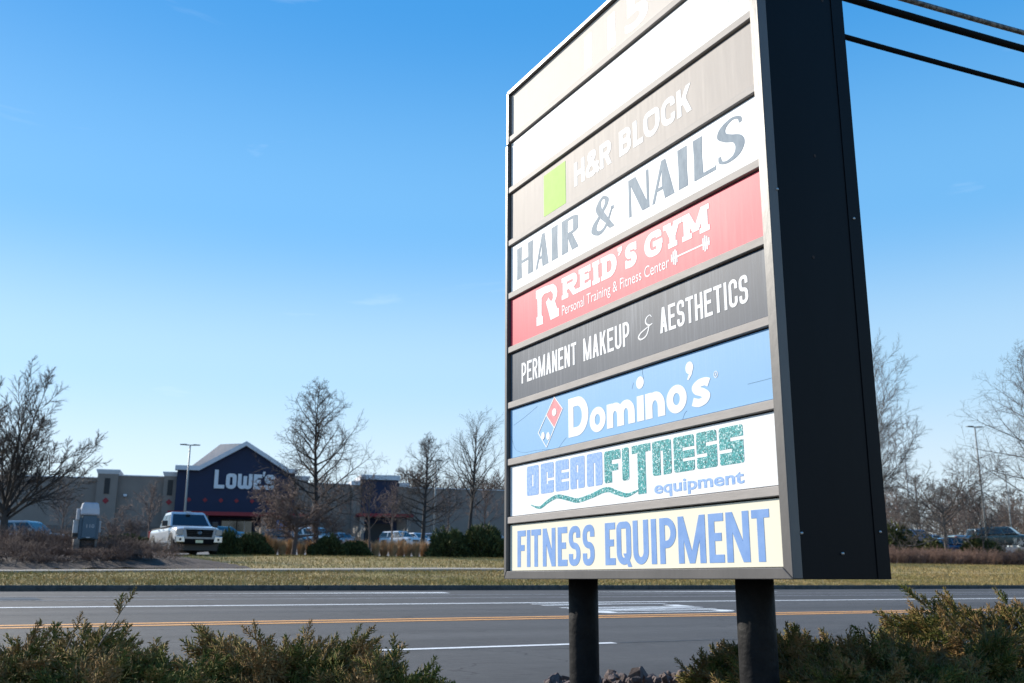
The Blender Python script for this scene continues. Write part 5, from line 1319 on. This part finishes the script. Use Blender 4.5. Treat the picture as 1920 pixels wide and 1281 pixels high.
# ------------------------------------------------------------------ near junipers
def spray(seed):
    """one foliage spray along +x, about 0.2 m long: many scale-leaf twiglets"""
    rg = random.Random(seed); V = []; T = []
    def cone(p, d, l, r):
        a = d.orthogonal().normalized(); b = d.cross(a); k = len(V)
        V.extend([tuple(p+a*r), tuple(p-a*r*.5+b*r*.87), tuple(p-a*r*.5-b*r*.87), tuple(p+d*l)])
        T.extend([(k, k+1, k+3), (k+1, k+2, k+3), (k+2, k, k+3)])
    L = .115; n = 15; az = 0
    X = Vector((1, 0, 0)); cone(Vector((0, 0, 0)), X, L*1.05, .0032)
    for i in range(n):
        f = i/n; p = Vector((L*(.06+.92*f), 0, 0)); az += 2.4+rg.gauss(0, .3)
        ang = math.radians(46-12*f)*(1+rg.gauss(0, .12)); o = Vector((0, math.cos(az), math.sin(az)*.75))
        d = (X*math.cos(ang)+o*math.sin(ang)).normalized(); l = (.046*(1-f)**.7+.014)*(.7+.6*rg.random())
        cone(p, d, l, .0036)
        m = max(1, int(l/.014))
        for j in range(m):
            q = p+d*(l*(.15+.8*j/m)); a2 = d.orthogonal().normalized(); b2 = d.cross(a2); w = rg.random()*6.28
            e = (d*.75+(a2*math.cos(w)+b2*math.sin(w))*.7).normalized(); f_ = e.orthogonal().normalized()*.0046; k = len(V); V.extend([tuple(q-f_), tuple(q+f_), tuple(q+e*(.012+.010*rg.random()))]); T.append((k, k+1, k+2))
    return np.array(V), np.array(T)
SPR = [spray(100+i) for i in range(5)]
def juniper_mat():
    m, N, L, P = newmat('juniper_foliage'); P.inputs['Roughness'].default_value = .7; P.inputs['Specular IOR Level'].default_value = .04
    t = N.new('ShaderNodeTexCoord'); n = N.new('ShaderNodeTexNoise'); n.inputs['Scale'].default_value = 4.5; n.inputs['Detail'].default_value = 4
    L.new(t.outputs['Object'], n.inputs['Vector'])
    r = N.new('ShaderNodeValToRGB'); e = r.color_ramp.elements; e[0].position = .36; e[0].color = (.072, .092, .022, 1); e[1].position = .57; e[1].color = (.24, .155, .07, 1)
    a = e.new(.46); a.color = (.155, .135, .042, 1)
    g = N.new('ShaderNodeNewGeometry'); ad = N.new('ShaderNodeMath'); ad.operation = 'MULTIPLY_ADD'; ad.inputs[1].default_value = .22; ad.inputs[2].default_value = -.11
    L.new(g.outputs['Random Per Island'], ad.inputs[0]); sm = N.new('ShaderNodeMath'); sm.operation = 'ADD'; L.new(ad.outputs[0], sm.inputs[0]); L.new(n.outputs['Fac'], sm.inputs[1])
    L.new(sm.outputs[0], r.inputs['Fac']); L.new(r.outputs[0], P.inputs['Base Color']); return m
JUN = juniper_mat(); JW = mat('juniper_wood', (.20, .16, .13), (.30, .25, .21), scale=14, rough=.9)
def juniper(px, Y, ytop, R, label, seed, nb=46, extra=(), squash=1.0):
    d = ray(px, 1200); P = d*(Y/d[1]); s = P@UV; t = P@NV; zb = float(zbed(np.array(s), np.array(t)))
    zt_ = float((ray(px, ytop)*(Y/ray(px, ytop)[1]))[2]); H = zt_-zb-.075
    root = thing('juniper_shrub', label, 'shrub', (P[0], P[1], zb+EYE), 0, 'junipers around the sign')
    rg = random.Random(seed); W = Acc(); VV = []; TT = []; off = 0; k0 = 0
    def do_spray(p, dirv, sc):
        nonlocal off
        d_ = dirv.normalized(); a = d_.orthogonal().normalized(); b = d_.cross(a); w = rg.random()*6.28
        a2 = a*math.cos(w)+b*math.sin(w); b2 = d_.cross(a2)
        v, tt = SPR[rg.randrange(5)]
        Rm = np.array([list(d_), list(a2), list(b2)])*sc
        VV.append(v@Rm+np.array(p)); TT.append(tt+off); off += len(v)
    def branch(pts, r, ns, sc, u0=.3):
        W.tube(pts, [r*(1-.8*i/(len(pts)-1)) for i in range(len(pts))], 5)
        for i in range(ns):
            u = u0+(1-u0)*((i+rg.random())/ns); x = u*(len(pts)-1); j = min(int(x), len(pts)-2); p = pts[j].lerp(pts[j+1], x-j); tg = (pts[j+1]-pts[j]).normalized()
            dv = tg*1.0+Vector((rg.gauss(0, .55), rg.gauss(0, .55), rg.gauss(-.02, .36)))
            do_spray(p, dv, sc*(.7+.5*rg.random()))
        do_spray(pts[-1], pts[-1]-pts[-2], sc)
    for i in range(nb):
        az = 2.4*i+rg.gauss(0, .3); hf = .3+.7*rg.random()**.8; h = H*hf*.95; rr = R*math.sqrt(max(.1, 1-.75*hf*hf))*(.75+.35*rg.random())
        dv = Vector((math.cos(az), math.sin(az), 0)); pts = []
        for q in range(7):
            u = q/6; pts.append(dv*(rr*u)+Vector((rg.gauss(0, .012), rg.gauss(0, .012), h*math.sin(u*1.45)**.85 if u else 0)))
        branch(pts, .012, 10, 1.0)
        # side branchlets
        for j in (3, 4, 5):
            sd = (pts[j+1]-pts[j]).normalized()+Vector((-dv.y, dv.x, .3))*rg.choice((-1, 1))*.8; sd.normalize(); l = R*.28
            branch([pts[j], pts[j]+sd*l*.5, pts[j]+sd*l+Vector((0, 0, .03))], .006, 5, .95)
    for (ex, ey, ns) in extra:                       # long leaders reaching out above the rest
        tip = Vector(ray(ex, ey)*(Y/ray(ex, ey)[1])); tip = tip-Vector((P[0], P[1], zb)); st0 = Vector((tip.x*.15, tip.y*.15, H*.35))
        pts = [st0.lerp(tip, q/7)+Vector((0, 0, -.05*math.sin(math.pi*q/7))) for q in range(8)]
        branch(pts, .008, ns, .7, .15)
    for _ in range(5):                               # dead grey twigs
        az = rg.random()*6.28; p = Vector((math.cos(az)*R*.5, math.sin(az)*R*.5, H*.5)); q = p
        for _k in range(4):
            e = Vector((rg.gauss(0, 1), rg.gauss(0, 1), rg.gauss(.3, .6))).normalized()*.09; W.tube([q, q+e*.5, q+e], [.004, .003, .002], 4); q = q+e*.6
    fo = mesh_np('foliage', np.concatenate(VV), np.concatenate(TT)); fo.materials.append(JUN); o = bpy.data.objects.new('foliage', fo); link(o, root)
    link(bpy.data.objects.new('branches', W.mesh('branches', JW)), root)
    return root
juniper(45, 4.3, 1188, .60, 'juniper in the lower left corner with one long leader', 51, 62, ((236, 1133, 12), (140, 1182, 8)))
juniper(262, 4.0, 1240, .46, 'low juniper between the two left ones', 52, 44)
juniper(525, 4.5, 1196, .56, 'juniper with spiky top right of centre in the left bed', 53, 62, ((480, 1196, 8), (575, 1196, 8), (660, 1200, 8)))
juniper(690, 4.3, 1250, .34, 'small juniper at the right end of the left group', 54, 34, ((800, 1264, 6),))
juniper(1405, 5.6, 1226, .36, 'juniper behind the right post', 55, 34, ((1285, 1255, 6),))
juniper(1560, 5.4, 1190, .60, 'broad juniper right of the right post', 56, 62)
juniper(1740, 5.0, 1205, .55, 'bronze juniper in front of the tallest one', 57, 54)
juniper(1895, 5.7, 1122, .78, 'tallest juniper at the lower right edge', 58, 66, ((1772, 1154, 9),))
juniper(1480, 4.9, 1250, .40, 'low juniper at the foot of the right post', 59, 30)
juniper(1640, 4.5, 1248, .45, 'low juniper in the front of the right group', 60, 30)

# ------------------------------------------------------------------ stones of the bed
import bmesh as _bm
stone_m = mat('red_brown_stone', (.10, .066, .058), (.17, .128, .118), scale=9, rough=.85, bump=.5, bscale=40)
sm_ = []
for i in range(10):
    rg = random.Random(200+i); b = _bm.new()
    for _ in range(16):
        v = Vector((rg.gauss(0, 1), rg.gauss(0, 1), rg.gauss(0, 1))).normalized(); b.verts.new((v.x*.5, v.y*.38, v.z*.32))
    r = _bm.ops.convex_hull(b, input=b.verts); 
    for e in list({v for v in r['geom_interior'] if isinstance(v, _bm.types.BMVert)}): b.verts.remove(e)
    me = bpy.data.meshes.new('stone'); b.to_mesh(me); b.free(); me.materials.append(stone_m); sm_.append(me)
rg = random.Random(9); k = 0
for i in range(285):
    s = 5.77-.8*rg.random()**1.6; t = 2.3+2.5*rg.random()
    zb = float(zbed(np.array(s), np.array(t))); pile = .02+(.03+.05*ramp(np.array(t), 3.0, 4.4))*rg.random()
    o = bpy.data.objects.new('stone', sm_[i % 10]); link(o, bed); sc = .045+.085*rg.random()**2.2
    o.scale = (sc*1.1, sc, sc); o.rotation_euler = (rg.random()*6.28, rg.random()*6.28, rg.random()*6.28); o.location = st(s, t, zb+float(pile))
